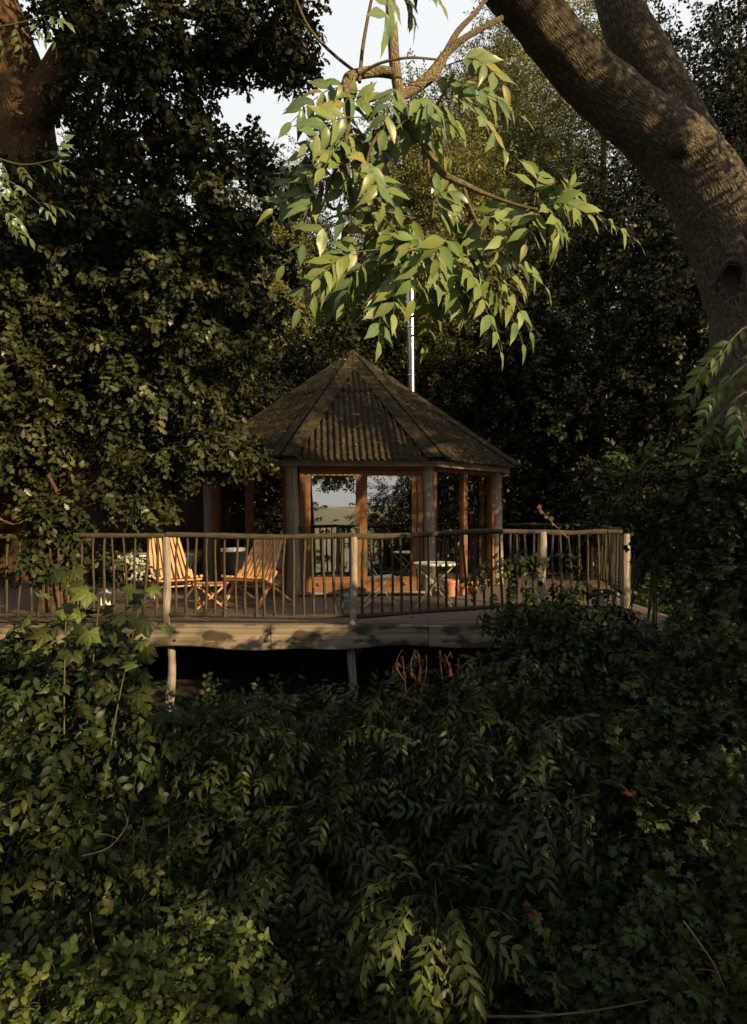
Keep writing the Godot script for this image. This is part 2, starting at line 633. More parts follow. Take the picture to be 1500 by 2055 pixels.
func leaves(o: Node3D, blobs: Array, meshes: Array, mats: Array, count: int, size: Vector2, nm := "leaf", hang := 0.6, holes := -1.0) -> void:
	# the leaves that show largest, each a part: on the side that is seen and on top
	var made := 0
	while made < count:
		var b := pick_blob(blobs)
		var d := rvec()
		if d.z < -0.25 or d.y < -0.75:
			continue
		var rr: Vector3 = b[1]
		var out := (d / rr).normalized()
		var p: Vector3 = b[0] + d * rr * rnd(0.82, 1.06)
		if holes > -1.0 and bump.get_noise_3d(p.x, p.y, p.z) < holes:
			continue
		made += 1
		var dir := out * 0.55 + rvec() * 0.55 + Vector3.DOWN * hang
		var nrm := Vector3.UP * 0.6 + out * 0.7 + rvec() * 0.4
		var s := rnd(size.x, size.y)
		part(o, nm, meshes[rng.randi() % meshes.size()], mats[rng.randi() % mats.size()], Transform3D(aim(dir, nrm).scaled(Vector3(s, s, s)), p - o.position))


func stems(o: Node3D, blobs: Array, count: int, mat: Material, r: float, nm := "stem") -> void:
	for k in count:
		var b: Array = blobs[k % blobs.size()]
		var q := in_blob(b, 0.4)
		var tip: Vector3 = q[0] - o.position
		var root := Vector3(rnd(-0.12, 0.12), 0, rnd(-0.12, 0.12))
		var mid := root.lerp(tip, 0.55) + Vector3(rnd(-0.1, 0.1), 0.25 * tip.length() * rnd(0.2, 0.7), rnd(-0.1, 0.1))
		var c := curve([root, mid, tip], [r, r * 0.75, r * 0.25], 5)
		var mb := MB.new()
		mb.tube(c[0], c[1], 6, 1.0, 0.3)
		piece(o, nm, mb, mat)


func blob(px: float, py: float, z: float, rx: float, ry: float, rz: float) -> Array:
	return [at(px, py, z), Vector3(rx, ry, rz)]


func shrub(nm: String, label: String, category: String, group: String, blobs: Array, meshes: Array, mats: Array, color: Color, parts: int, stuff: int, size: Vector2, hang := 0.6, leaf_name := "leaf") -> Node3D:
	var c: Vector3 = blobs[0][0]
	var base := Vector3(c.x, ground_y(c.x, c.z) - 0.05, c.z - 0.1)
	var o := thing(nm, label, category, base, 0.0, group)
	stems(o, blobs, 9, M.green_stem, 0.01)
	size *= 0.86
	parts = int(parts * 1.2)
	foliage(o, blobs, meshes, color, int(stuff * 0.75), size, hang, 0.35, -0.12, 0.45)
	bump.frequency = 1.0 / 0.5
	leaves(o, blobs, meshes, mats, parts, size, leaf_name, hang, -0.2)
	return o


func tree(nm: String, label: String, group: String, pos: Vector3, h: float, cr: float, base: float, meshes: Array, color: Color, count: int, size: Vector2, tr: float, seed_: int, mat: Material, holes := -0.1) -> Node3D:
	rng.seed = seed_
	var o := thing(nm, label, "tree", pos, 0.0, group)
	var lean := Vector3(rnd(-0.5, 0.5), 0, rnd(-0.3, 0.3))
	var top := lean + Vector3(0, h * 0.93, 0)
	var c := curve([Vector3(0, -0.3, 0), lean * 0.3 + Vector3(rnd(-0.1, 0.1), h * 0.35, 0), lean * 0.7 + Vector3(rnd(-0.2, 0.2), h * 0.65, 0), top], [tr * 1.2, tr * 0.85, tr * 0.5, 0.02], 5)
	var mb := MB.new()
	mb.tube(c[0], c[1], 10, 4.0, 1.0, bump, tr * 0.25)
	piece(o, "trunk", mb, mat)
	var blobs := []
	var n := 9
	for k in n:
		var t := (k + 0.5) / n
		var y := base + (h - base) * (0.08 + 0.86 * t)
		var wide := cr * (0.55 + 0.75 * sin(PI * pow(t, 0.8)) - 0.35 * t)
		var a := k * 2.4 + rnd(-0.5, 0.5)
		var off := Vector3(cos(a), 0, sin(a)) * wide * rnd(0.35, 0.6)
		var at_ := pos + lean * t + off + Vector3(0, y, 0)
		blobs.append([at_, Vector3(wide * rnd(0.5, 0.75), (h - base) / n * rnd(1.0, 1.7), wide * rnd(0.5, 0.75))])
		var from: Vector3 = lean * t * 0.8 + Vector3(0, y - wide * 0.5, 0)
		var mb2 := MB.new()
		var lc := curve([from, from.lerp(at_ - pos, 0.5) + Vector3(0, -0.1, 0), at_ - pos + off * 0.5], [tr * 0.3 * (1.1 - t), tr * 0.18, 0.012], 3)
		mb2.tube(lc[0], lc[1], 6, 2.0, 0.6)
		piece(o, "limb", mb2, mat)
	foliage(o, blobs, meshes, color, count, size, 0.35, 0.5, holes, 1.1, "crown")
	return o


# ------------------------------------------------------------------ ground
func ground_y(x: float, z: float) -> float:
	var d := -z
	var y := 0.0
	if d > 14.0:
		y = -0.3 + (d - 14.0) * 0.2
		y = minf(y, 14.0 + (d - 80.0) * 0.03)
	elif d > 8.0:
		y = lerpf(-1.05, -0.3, (d - 8.0) / 6.0)
	elif d > 2.0:
		y = lerpf(-2.5, -1.05, smoothstep(2.0, 8.0, d))
	else:
		y = -2.5 - (2.0 - d) * 0.38
		y = maxf(y, -48.0 + 0.02 * d)
	if d < -150.0:
		var k := smoothstep(-300.0, -1500.0, d)
		bump.frequency = 0.0016
		y += k * (90.0 + 52.0 * bump.get_noise_2d(x, z)) + 4.0 * bump.get_noise_2d(x * 4.0, z * 4.0)
	elif d > -20.0 and d < 60.0:
		bump.frequency = 0.35
		y += 0.12 * bump.get_noise_2d(x, z)
	return y


func build_ground() -> void:
	var mb := MB.new()
	var rings := 70
	var spokes := 120
	var fields := FastNoiseLite.new()
	fields.noise_type = FastNoiseLite.TYPE_CELLULAR
	fields.cellular_return_type = FastNoiseLite.RETURN_CELL_VALUE
	fields.frequency = 0.006
	fields.seed = 4
	for k in rings + 1:
		var r := 0.0 if k == 0 else 0.6 * pow(1.125, k) - 0.3
		for s in spokes + 1:
			var a := TAU * s / spokes
			var x := cos(a) * r
			var z := -8.0 + sin(a) * r
			var col := Color(0.024, 0.019, 0.012)
			if z > 30.0:
				var f := fields.get_noise_2d(x, z)
				col = Color(0.16, 0.17, 0.1).lerp(Color(0.32, 0.29, 0.19), clampf(f * 0.5 + 0.5, 0, 1))
				col = Color(0.05, 0.07, 0.03).lerp(col, smoothstep(30.0, 90.0, z))
			mb.vert(Vector3(x, ground_y(x, z), z), Vector3.UP, Vector2(x, z), col)
	for k in rings:
		for s in spokes:
			var a := k * (spokes + 1) + s
			mb.tri(a, a + spokes + 2, a + spokes + 1)
			mb.tri(a, a + 1, a + spokes + 2)
	var st := SurfaceTool.new()
	st.create_from(mb.mesh(), 0)
	st.generate_normals()
	var m := plain("leaf_litter", Color(1, 1, 1), 1.0)
	m.vertex_color_use_as_albedo = true
	var o := part(self, "ground", st.commit(), m)
	o.set_meta("kind", "structure")
	o.set_meta("label", "dark woodland slope falling away to a valley of fields and hills")
	# hedges and copses of the valley, seen only mirrored in the door panes
	rng.seed = 55
	var cm := MB.new()
	for k in 60:
		var d := rvec()
		d.y = absf(d.y)
		cm.leaf(Transform3D(aim(d + rvec() * 0.6, Vector3.UP + rvec()), d * rnd(0.5, 0.9)), 0.5, 0.45, 0.1, 0.1, 2, 1)
	var xfs := []
	var cols := []
	for k in 900:
		var x := rnd(-600, 900)
		var z := 150.0 + 1100.0 * pow(rng.randf(), 0.7)
		var line := fields.get_noise_2d(x + 3, z) - fields.get_noise_2d(x - 3, z)
		if absf(line) < 0.02 and rng.randf() < 0.75:
			continue
		var sc := rnd(3.5, 9.0)
		xfs.append(Transform3D(Basis(Vector3.UP, rnd(0, TAU)).scaled(Vector3(sc, sc * rnd(0.7, 1.1), sc)), Vector3(x, ground_y(x, z), z)))
		cols.append(tint(Color(0.05, 0.07, 0.03)))
	var hed := Node3D.new()
	hed.name = "valley_trees"
	add_child(hed)
	tag(hed, "distant hedgerow trees of the valley behind the camera, mirrored in the doors", "trees", "", "stuff")
	swarm(hed, "crown", cm.mesh(), M.any_leaf, xfs, cols)


# ------------------------------------------------------------------ cabin
const APO := 2.47
const EAVE := 2.8
const EAVE_Y := 2.09
const APEX_Y := 4.24


func facet(k: int) -> Transform3D:
	var a := deg_to_rad(45.0 * k)
	var n := Vector3(sin(a), 0, cos(a))
	return Transform3D(Basis(Vector3(cos(a), 0, -sin(a)), Vector3.UP, n), n * APO)


func board(parent: Node, nm: String, xf: Transform3D, lo: Vector3, hi: Vector3, mat: Material) -> MeshInstance3D:
	var mb := MB.new()
	mb.box(xf * Transform3D(Basis.IDENTITY, (lo + hi) * 0.5), hi - lo, Vector2(rng.randf(), rng.randf()))
	return piece(parent, nm, mb, mat)


func build_cabin() -> void:
	rng.seed = 101
	var cab := thing("garden_cabin", "eight-sided timber cabin with orange window frames and mossy corrugated roof", "cabin", Vector3(-0.4, 0, -12.8), deg_to_rad(4.8))
	var half := APO * tan(PI / 8)
	# floor
	var fl := MB.new()
	for k in 8:
		var f := facet(k)
		var a := f * Vector3(-half, 0.03, 0.06)
		var b := f * Vector3(half, 0.03, 0.06)
		fl.face(a, b, Vector3(0, 0.03, 0), Vector3(0, 0.03, 0))
		fl.face(a + Vector3.DOWN * 0.1, b + Vector3.DOWN * 0.1, b, a)
	piece(cab, "floor", fl, M.deck_wood)
	var ce := MB.new()
	for k in 8:
		var f := facet(k)
		ce.face(f * Vector3(half + 0.1, 2.05, 0.2), f * Vector3(-half - 0.1, 2.05, 0.2), Vector3(0, 2.05, 0), Vector3(0, 2.05, 0))
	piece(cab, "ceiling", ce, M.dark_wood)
	# posts at the corners
	for k in 8:
		var a := deg_to_rad(45.0 * (k + 0.5))
		var rr := APO / cos(PI / 8) + 0.03
		var p := Vector3(sin(a) * rr, 0, cos(a) * rr)
		var r := 0.088 + 0.022 * rng.randf()
		var pts := []
		var rad := []
		for s in 13:
			var t := s / 12.0
			pts.append(p + Vector3(sin(t * 4.0 + k) * 0.018, 2.03 * t, cos(t * 5.0 + k * 2) * 0.012))
			rad.append(r * (1.06 - 0.1 * t + 0.03 * sin(t * 11.0 + k)))
		var mb := MB.new()
		mb.tube(pts, rad, 14, 2.0, 0.8, bump, 0.008)
		piece(cab, "post", mb, M.post_wood)
	# front: double door
	var f0 := facet(0)
	board(cab, "door_frame", f0, Vector3(-0.93, 0.03, -0.04), Vector3(-0.85, 1.97, 0.05), M.larch)
	board(cab, "door_frame", f0, Vector3(0.87, 0.03, -0.04), Vector3(0.95, 1.97, 0.05), M.larch)
	board(cab, "door_frame", f0, Vector3(-0.85, 1.905, -0.04), Vector3(0.87, 1.97, 0.05), M.larch)
	board(cab, "sill", f0, Vector3(-0.95, 0.03, -0.03), Vector3(0.97, 0.065, 0.12), M.post_wood)
	for s in [0, 1]:
		var x0: float = -0.848 if s == 0 else 0.012
		var x1: float = 0.008 if s == 0 else 0.868
		var d := Node3D.new()
		d.name = "door"
		cab.add_child(d, true)
		d.transform = f0
		var I := Transform3D.IDENTITY
		board(d, "stile", I, Vector3(x0, 0.068, -0.02), Vector3(x0 + 0.085, 1.9, 0.035), M.larch)
		board(d, "stile", I, Vector3(x1 - 0.085, 0.068, -0.02), Vector3(x1, 1.9, 0.035), M.larch)
		board(d, "rail", I, Vector3(x0 + 0.085, 1.825, -0.018), Vector3(x1 - 0.085, 1.9, 0.033), M.larch)
		board(d, "rail", I, Vector3(x0 + 0.085, 0.068, -0.018), Vector3(x1 - 0.085, 0.27, 0.033), M.larch)
		board(d, "bead", I, Vector3(x0 + 0.085, 0.27, -0.01), Vector3(x1 - 0.085, 0.285, 0.026), M.larch)
		var gl := MB.new()
		gl.face(Vector3(x0 + 0.085, 0.285, 0.005), Vector3(x1 - 0.085, 0.285, 0.005), Vector3(x1 - 0.085, 1.825, 0.005), Vector3(x0 + 0.085, 1.825, 0.005))
		piece(d, "pane", gl, M.glass)
		for hy in [0.35, 1.0, 1.65]:
			var hg := MB.new()
			var hx: float = x0 + 0.004 if s == 0 else x1 - 0.004
			hg.tube([Vector3(hx, hy - 0.045, 0.042), Vector3(hx, hy + 0.045, 0.042)], [0.009, 0.009], 8)
			piece(d, "hinge", hg, M.iron)
		var kn := MB.new()
		kn.lathe([Vector2(0.0, -0.004), Vector2(0.03, -0.004), Vector2(0.034, 0.006), Vector2(0.0, 0.01)], 16)
		var vent := part(d, "vent_cap", kn.mesh(), M.iron, Transform3D(Basis(Vector3.RIGHT, PI / 2), Vector3(x0 + 0.2 if s == 0 else x1 - 0.2, 0.17, 0.034)))
		vent.scale *= 0.8
		if s == 0:
			var h := MB.new()
			h.box(Transform3D(Basis.IDENTITY, Vector3(x1 - 0.045, 0.99, 0.041)), Vector3(0.04, 0.2, 0.012))
			h.tube([Vector3(x1 - 0.045, 1.03, 0.045), Vector3(x1 - 0.045, 1.03, 0.085), Vector3(x1 - 0.15, 1.03, 0.09)], [0.01, 0.01, 0.008], 8)
			piece(d, "handle", h, M.iron)
	board(cab, "lock_box", f0, Vector3(-0.945, 0.98, 0.051), Vector3(-0.87, 1.06, 0.085), M.iron)
	# glazed sides
	for k in [-2, -1, 1, 2]:
		var f := facet(k)
		var e := half - 0.1
		for x in [-e, e - 0.09]:
			board(cab, "window_frame", f, Vector3(x, 0.03, -0.05), Vector3(x + 0.09, 1.97, 0.05), M.larch)
		board(cab, "mullion", f, Vector3(-0.055, 0.1, -0.045), Vector3(0.055, 1.905, 0.045), M.larch)
		board(cab, "window_frame", f, Vector3(-e + 0.09, 1.905, -0.048), Vector3(e - 0.09, 1.97, 0.048), M.larch)
		board(cab, "window_frame", f, Vector3(-e + 0.09, 0.03, -0.048), Vector3(e - 0.09, 0.1, 0.048), M.larch)
		for x in [-e + 0.09, 0.055]:
			var gl := MB.new()
			var x2: float = x + e - 0.145
			gl.face(f * Vector3(x, 0.1, 0.0), f * Vector3(x2, 0.1, 0.0), f * Vector3(x2, 1.905, 0.0), f * Vector3(x, 1.905, 0.0))
			piece(cab, "pane", gl, M.glass)
	# boarded back
	for k in [3, 4, 5]:
		var f := facet(k)
		var bw := 2.0 * half / 14.0
		for s in 14:
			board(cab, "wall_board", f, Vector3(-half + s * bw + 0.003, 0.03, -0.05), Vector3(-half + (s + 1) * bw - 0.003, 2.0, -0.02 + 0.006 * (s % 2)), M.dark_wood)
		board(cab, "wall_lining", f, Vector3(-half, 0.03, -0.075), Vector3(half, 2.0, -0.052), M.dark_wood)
	# ring beam and fascia
	var slope := Vector2(EAVE, APEX_Y - EAVE_Y)
	for k in 8:
		var f := facet(k)
		board(cab, "ring_beam", f, Vector3(-half - 0.01, 1.973, -0.06), Vector3(half + 0.01, 2.04, 0.055), M.larch)
		var fx := f
		fx.origin = f.basis.z * (EAVE - 0.09)
		var fh := (EAVE - 0.09) * tan(PI / 8)
		board(cab, "fascia_board", fx, Vector3(-fh + 0.002, 1.955, -0.025), Vector3(fh - 0.002, 2.045, 0.0), M.post_wood)
		var sf := MB.new()
		var hw := (EAVE - 0.1) * tan(PI / 8)
		sf.face(f.basis * Vector3(half, 2.044, APO), f.basis * Vector3(-half, 2.044, APO), f.basis * Vector3(-hw, 2.042, EAVE - 0.1), f.basis * Vector3(hw, 2.042, EAVE - 0.1))
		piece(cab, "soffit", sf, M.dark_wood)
	# corrugated sheets: a lower row of three and an upper one on each side
	for k in 8:
		var f := facet(k)
		var w := EAVE * tan(PI / 8)
		var up := Vector3(0, slope.y, -slope.x).normalized()
		var out := Vector3(0, slope.x, slope.y).normalized()
		var len := slope.length()
		var near: bool = k in [0, 1, 2, 7, 6]
		for sheet in 4:
			var u0 := -w
			var u1 := w
			var s0 := 0.0
			var s1 := 0.6
			var lift := 0.02 + 0.004 * (sheet % 2)
			if sheet < 3:
				u0 = -w + 2.0 * w * sheet / 3.0 - 0.02
				u1 = -w + 2.0 * w * (sheet + 1) / 3.0 + 0.02
				s0 = -0.03 - 0.006 * rng.randf()
			else:
				s0 = 0.57
				s1 = 1.0
				lift = 0.038
				u0 = -w * 0.43
				u1 = w * 0.43
			u0 = maxf(u0, -w)
			u1 = minf(u1, w)
			var mb := MB.new()
			var step := 0.095 / (8.0 if near else 4.0)
			var cols := int(ceil((u1 - u0) / step))
			var rows := 10 if near else 3
			for cx in cols + 1:
				var u := lerpf(u0, u1, float(cx) / cols)
				var ph := TAU * u / 0.095
				var h := 0.019 * cos(ph)
				var nn := (out + Vector3(0.019 * TAU / 0.095 * sin(ph), 0, 0)).normalized()
				var most := minf(s1, 1.0 - absf(u) / w)
				for r in rows + 1:
					var s := lerpf(s0, maxf(most, s0), float(r) / rows)
					var sag := 0.006 * sin(u * 5.0 + s * 9.0 + k)
					var p := Vector3(u, EAVE_Y, EAVE) + up * (s * len) + out * (lift + h + sag)
					mb.vert(f.basis * p, f.basis * nn, Vector2(u + k * 0.37, s * len) * 1.1)
			for cx in cols:
				for r in rows:
					var a := cx * (rows + 1) + r
					var b := a + rows + 1
					mb.tri(a, b, b + 1)
					mb.tri(a, b + 1, a + 1)
			piece(cab, "roof_sheet", mb, M.roof)
	# hip caps: two boards folded over every hip
	for k in 8:
		var mb := MB.new()
		for side in [0, 1]:
			var f := facet(k + side)
			var w := EAVE * tan(PI / 8)
			var up := Vector3(0, slope.y, -slope.x).normalized()
			var out := Vector3(0, slope.x, slope.y).normalized()
			var len := slope.length()
			var sg := 1.0 if side == 0 else -1.0
			var n := 12
			for r in n:
				var q := []
				for e in [0, 1]:
					var s := -0.025 + 0.985 * float(r + e) / n
					var x := w * (1.0 - s) * sg
					var flat := minf(0.23, absf(x) * 0.96)
					q.append(f.basis * (Vector3(x, EAVE_Y, EAVE) + up * s * len + out * 0.072))
					q.append(f.basis * (Vector3(x - sg * flat, EAVE_Y, EAVE) + up * s * len + out * 0.05))
				var v0 := float(r) / n * 2.4
				var v1 := float(r + 1) / n * 2.4
				if side == 0:
					mb.face(q[1], q[0], q[2], q[3], Vector2(0.2, v0), Vector2(0, v0), Vector2(0, v1), Vector2(0.2, v1))
				else:
					mb.face(q[0], q[1], q[3], q[2], Vector2(0, v0), Vector2(0.2, v0), Vector2(0.2, v1), Vector2(0, v1))
				if side == 0:
					mb.face(q[1] - f.basis * out * 0.012, q[1], q[3], q[3] - f.basis * out * 0.012)
				else:
					mb.face(q[1], q[1] - f.basis * out * 0.012, q[3] - f.basis * out * 0.012, q[3])
		piece(cab, "hip_cap", mb, M.roof)
	var cap := MB.new()
	cap.lathe([Vector2(0.16, APEX_Y - 0.05), Vector2(0.1, APEX_Y + 0.03), Vector2(0.04, APEX_Y + 0.09), Vector2(0.0, APEX_Y + 0.1)], 16)
	piece(cab, "finial_cap", cap, M.roof)
	# stainless flue
	var fp := at(827, 775, 13.35)
	fp = cab.transform.affine_inverse() * Vector3(fp.x, 3.0, fp.z)
	var fm := MB.new()
	fm.tube([fp, fp + Vector3(-0.03, 2.95, 0)], [0.075, 0.075], 24)
	var flue := piece(cab, "flue_pipe", fm, M.steel)
	for y in [0.95, 1.9, 2.85]:
		var cm := MB.new()
		cm.lathe([Vector2(0.076, -0.02), Vector2(0.084, -0.014), Vector2(0.084, 0.014), Vector2(0.076, 0.02)], 24, fp + Vector3(-0.03 * y / 2.95, y, 0))
		piece(flue, "joint_band", cm, M.steel)
	var cw := MB.new()
	cw.lathe([Vector2(0.13, 3.02), Vector2(0.135, 3.03), Vector2(0.0, 3.12)], 24, fp + Vector3(-0.03, 0, 0))
	piece(flue, "cowl", cw, M.steel)
	# a small lamp under the eaves at the right corner
	var lp := facet(1) * Vector3(half + 0.1, 1.93, 0.06)
	var lm := MB.new()
	lm.tube([lp, lp + Vector3(0.05, -0.02, 0.05), lp + Vector3(0.1, 0.01, 0.08)], [0.022, 0.024, 0.03], 10)
	piece(cab, "outside_lamp", lm, M.white_plastic)


# ------------------------------------------------------------------ deck and balustrade
func build_deck() -> void:
	rng.seed = 202
	var d := thing("timber_deck", "raised timber deck on posts with a pale weathered edge beam", "deck", Vector3(0, 0, -7.7))
	var w := 0.14
	for k in 42:
		var z := -0.02 - k * w
		var x0 := -8.0
		var x1 := 3.55 if k < 22 else 4.2
		var cut := rnd(-4.0, 1.5)
		for s in [0, 1]:
			var a := x0 if s == 0 else cut + 0.004
			var b := cut if s == 0 else x1
			board(d, "deck_board", Transform3D.IDENTITY, Vector3(a, -0.032 + 0.002 * rng.randf(), z - w + 0.007), Vector3(b, 0.0, z), M.deck_wood)
	# edge beam with its wavy lower edge
	var cuts := [-8.0, -4.4, -1.15, 0.62, 3.6]
	for k in 4:
		var a: float = cuts[k] + 0.004
		var b: float = cuts[k + 1] - 0.004
		var mb := MB.new()
		var n := 24
		for s in n:
			var q := []
			for e in [0, 1]:
				var x := lerpf(a, b, float(s + e) / n)
				var lo := -0.262 + 0.022 * sin(x * 2.1 + 0.6) + 0.012 * sin(x * 5.3)
				var hi := -0.004 + 0.004 * sin(x * 3.0 + k)
				q.append([Vector3(x, lo, 0.085), Vector3(x, hi, 0.085), Vector3(x, hi, 0.012), Vector3(x, lo, 0.012), Vector3(x, lo + 0.012, 0.098), Vector3(x, hi - 0.012, 0.098)])
			var A: Array = q[0]
			var B: Array = q[1]
			for pr in [[4, 5], [5, 1], [1, 2], [2, 3], [3, 0], [0, 4]]:
				var p0: Vector3 = A[pr[0]]
				var p1: Vector3 = B[pr[0]]
				var p2: Vector3 = B[pr[1]]
				var p3: Vector3 = A[pr[1]]
				mb.face(p0, p1, p2, p3, Vector2(p0.y, p0.x + k), Vector2(p1.y, p1.x + k), Vector2(p2.y, p2.x + k), Vector2(p3.y, p3.x + k))
		piece(d, "edge_beam", mb, M.beam_wood)
	for x in [-5.2, -2.33, -0.24, 1.9]:
		for y in [-0.07, -0.17]:
			var bm := MB.new()
			bm.tube([Vector3(x + 0.1, y, 0.096), Vector3(x + 0.1, y, 0.108)], [0.016, 0.014], 6)
			piece(d, "bolt_head", bm, M.iron)
	board(d, "end_beam", Transform3D.IDENTITY, Vector3(3.56, -0.2, -5.2), Vector3(3.62, -0.004, 0.0), M.beam_wood)
	for x in [-5.2, -2.33, -0.24, 1.9, 3.4]:
		for z in [-0.06, -2.4, -4.8]:
			var g := ground_y(x, z - 7.7)
			var pts := []
			var rad := []
			for s in 8:
				var t := s / 7.0
				pts.append(Vector3(x + sin(t * 5.0 + x) * 0.02, lerpf(g - 0.2, -0.27, t), z + cos(t * 4.0) * 0.01))
				rad.append(0.058 - 0.012 * t + 0.005 * sin(t * 9.0 + x))
			var mb := MB.new()
			mb.tube(pts, rad, 10, 1.0, 0.6)
			piece(d, "support_post", mb, M.post_wood)
	for x in range(-7, 4):
		board(d, "joist", Transform3D.IDENTITY, Vector3(x - 0.025, -0.22, -5.8), Vector3(x + 0.025, -0.033, -0.03), M.dark_wood)


func pole(a: Vector3, b: Vector3, r0: float, r1: float, wob: float, sides := 7, n := 8) -> MB:
	var pts := []
	var rad := []
	var p1 := rng.randf() * TAU
	var p2 := rng.randf() * TAU
	var side := (b - a).normalized().cross(Vector3(0.31, 0.2, 0.93)).normalized()
	var side2 := (b - a).normalized().cross(side)
	var f := rnd(3.0, 7.0)
	for k in n + 1:
		var t := float(k) / n
		pts.append(a.lerp(b, t) + (side * sin(t * f + p1) + side2 * cos(t * f * 0.8 + p2)) * wob)
		rad.append(lerpf(r0, r1, t) * (1.0 + 0.09 * sin(t * 13.0 + p2)))
	var mb := MB.new()
	mb.tube(pts, rad, sides, 1.0, 0.5)
	return mb


func fence_run(o: Node3D, a: Vector3, b: Vector3, top_a: float, top_b: float, gap: float) -> void:
	# rails from a to b (deck level) and the sticks between them
	var off := o.position
	var n := int(round(a.distance_to(b) / gap))
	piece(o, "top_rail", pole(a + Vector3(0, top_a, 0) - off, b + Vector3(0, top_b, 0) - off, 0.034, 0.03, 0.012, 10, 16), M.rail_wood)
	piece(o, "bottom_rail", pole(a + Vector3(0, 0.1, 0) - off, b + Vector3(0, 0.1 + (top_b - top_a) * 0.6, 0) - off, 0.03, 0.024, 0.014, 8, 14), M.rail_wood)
	for k in range(1, n):
		var t := (k + rnd(-0.12, 0.12)) / n
		var p := a.lerp(b, t)
		var h := lerpf(top_a, top_b, t)
		var lean := Vector3(rnd(-0.018, 0.018), 0, rnd(-0.01, 0.01))
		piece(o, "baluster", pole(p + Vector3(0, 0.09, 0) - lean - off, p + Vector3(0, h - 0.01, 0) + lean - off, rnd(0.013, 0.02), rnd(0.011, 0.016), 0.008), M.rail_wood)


func post(o: Node3D, p: Vector3, h: float, r: float, low := 0.0) -> void:
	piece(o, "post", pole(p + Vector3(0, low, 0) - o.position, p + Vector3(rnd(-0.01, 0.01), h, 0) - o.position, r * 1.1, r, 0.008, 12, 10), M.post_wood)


func build_balustrade() -> void:
	rng.seed = 303
	var o := thing("balustrade", "rustic pole balustrade along the front edge of the deck", "railing", Vector3(0, 0, -7.68))
	var p0 := Vector3(-5.6, 0, -7.5)
	var p1 := Vector3(-2.33, 0, -7.64)
	var p2 := Vector3(-0.235, 0, -7.64)
	var p3 := Vector3(2.08, 0, -8.35)
	var p4 := Vector3(3.12, 0, -8.4)
	for q in [p0, p1, p2]:
		post(o, q, 0.99, 0.042)
	post(o, p3, 1.03, 0.055, -0.3)
	post(o, p4, 1.0, 0.055, -0.3)
	fence_run(o, p0, p1, 0.98, 1.0, 0.115)
	fence_run(o, p1, p2, 1.0, 1.005, 0.113)
	fence_run(o, p2, p3, 1.0, 1.035, 0.118)
	fence_run(o, p3, p4, 1.03, 1.01, 0.115)
	var s := thing("balustrade", "pole balustrade returning along the right end of the deck towards the wood", "railing", Vector3(3.2, 0, -10.0))
	var e := Vector3(4.1, 0, -12.6)
	var f := Vector3(2.6, 0, -13.2)
	fence_run(s, p4 + Vector3(0.1, 0, -0.1), Vector3(3.75, 0, -10.4), 1.0, 1.02, 0.115)
	fence_run(s, Vector3(3.75, 0, -10.4), e, 1.0, 1.02, 0.12)
	fence_run(s, e, f, 1.02, 1.02, 0.12)
	post(s, Vector3(3.75, 0, -10.4), 1.02, 0.05)
	post(s, e, 1.05, 0.05)


# ------------------------------------------------------------------ furniture
func build_chair(label: String, p: Vector3, facing: Vector3, rows_lit := 9) -> Node3D:
	# folding stick chair, facing its own +x
	var o := thing("lounge_chair", label, "chair", p, atan2(-facing.z, facing.x), "slatted lounge chairs on the deck")
	for k in rows_lit:
		var t := (k - 4) / 4.0
		var top := Vector3(-0.36 - 0.03 * (1.0 - t * t), 0.95 - 0.03 * t * t, t * 0.2)
		var low := Vector3(0.06, 0.3, t * 0.265)
		var mb := MB.new()
		mb.bar(top, low, 0.034, 0.03, Vector3(0, 0, 1), Vector2(k * 0.13, 0))
		piece(o, "back_slat", mb, M.chair_wood)
	for k in 8:
		var t := (k - 3.5) / 3.5
		var mb := MB.new()
		mb.bar(Vector3(0.33, 0.4, t * 0.25), Vector3(-0.1, 0.27, t * 0.235), 0.034, 0.03, Vector3(0, 0, 1), Vector2(k * 0.17, 0.3))
		piece(o, "seat_slat", mb, M.chair_wood)
	for s in [-1.0, 1.0]:
		var a := MB.new()
		a.bar(Vector3(-0.06, 0.46, s * 0.285), Vector3(0.36, 0.0, s * 0.285), 0.036, 0.03, Vector3(0, 0, 1))
		piece(o, "leg", a, M.chair_wood)
		var b := MB.new()
		b.bar(Vector3(0.33, 0.405, s * 0.315), Vector3(-0.42, 0.0, s * 0.315), 0.036, 0.03, Vector3(0, 0, 1))
		piece(o, "leg", b, M.chair_wood)
	for q in [[Vector3(0.32, 0.375, 0), 0.66], [Vector3(-0.08, 0.29, 0), 0.6], [Vector3(-0.38, 0.86, 0), 0.46], [Vector3(0.1, 0.27, 0), 0.66]]:
		var mb := MB.new()
		var c: Vector3 = q[0]
		var l: float = q[1]
		mb.tube([c + Vector3(-0.018, -0.018, -l / 2), c + Vector3(-0.018, -0.018, l / 2)], [0.012, 0.012], 8)
		piece(o, "cross_bar", mb, M.chair_wood)
	return o


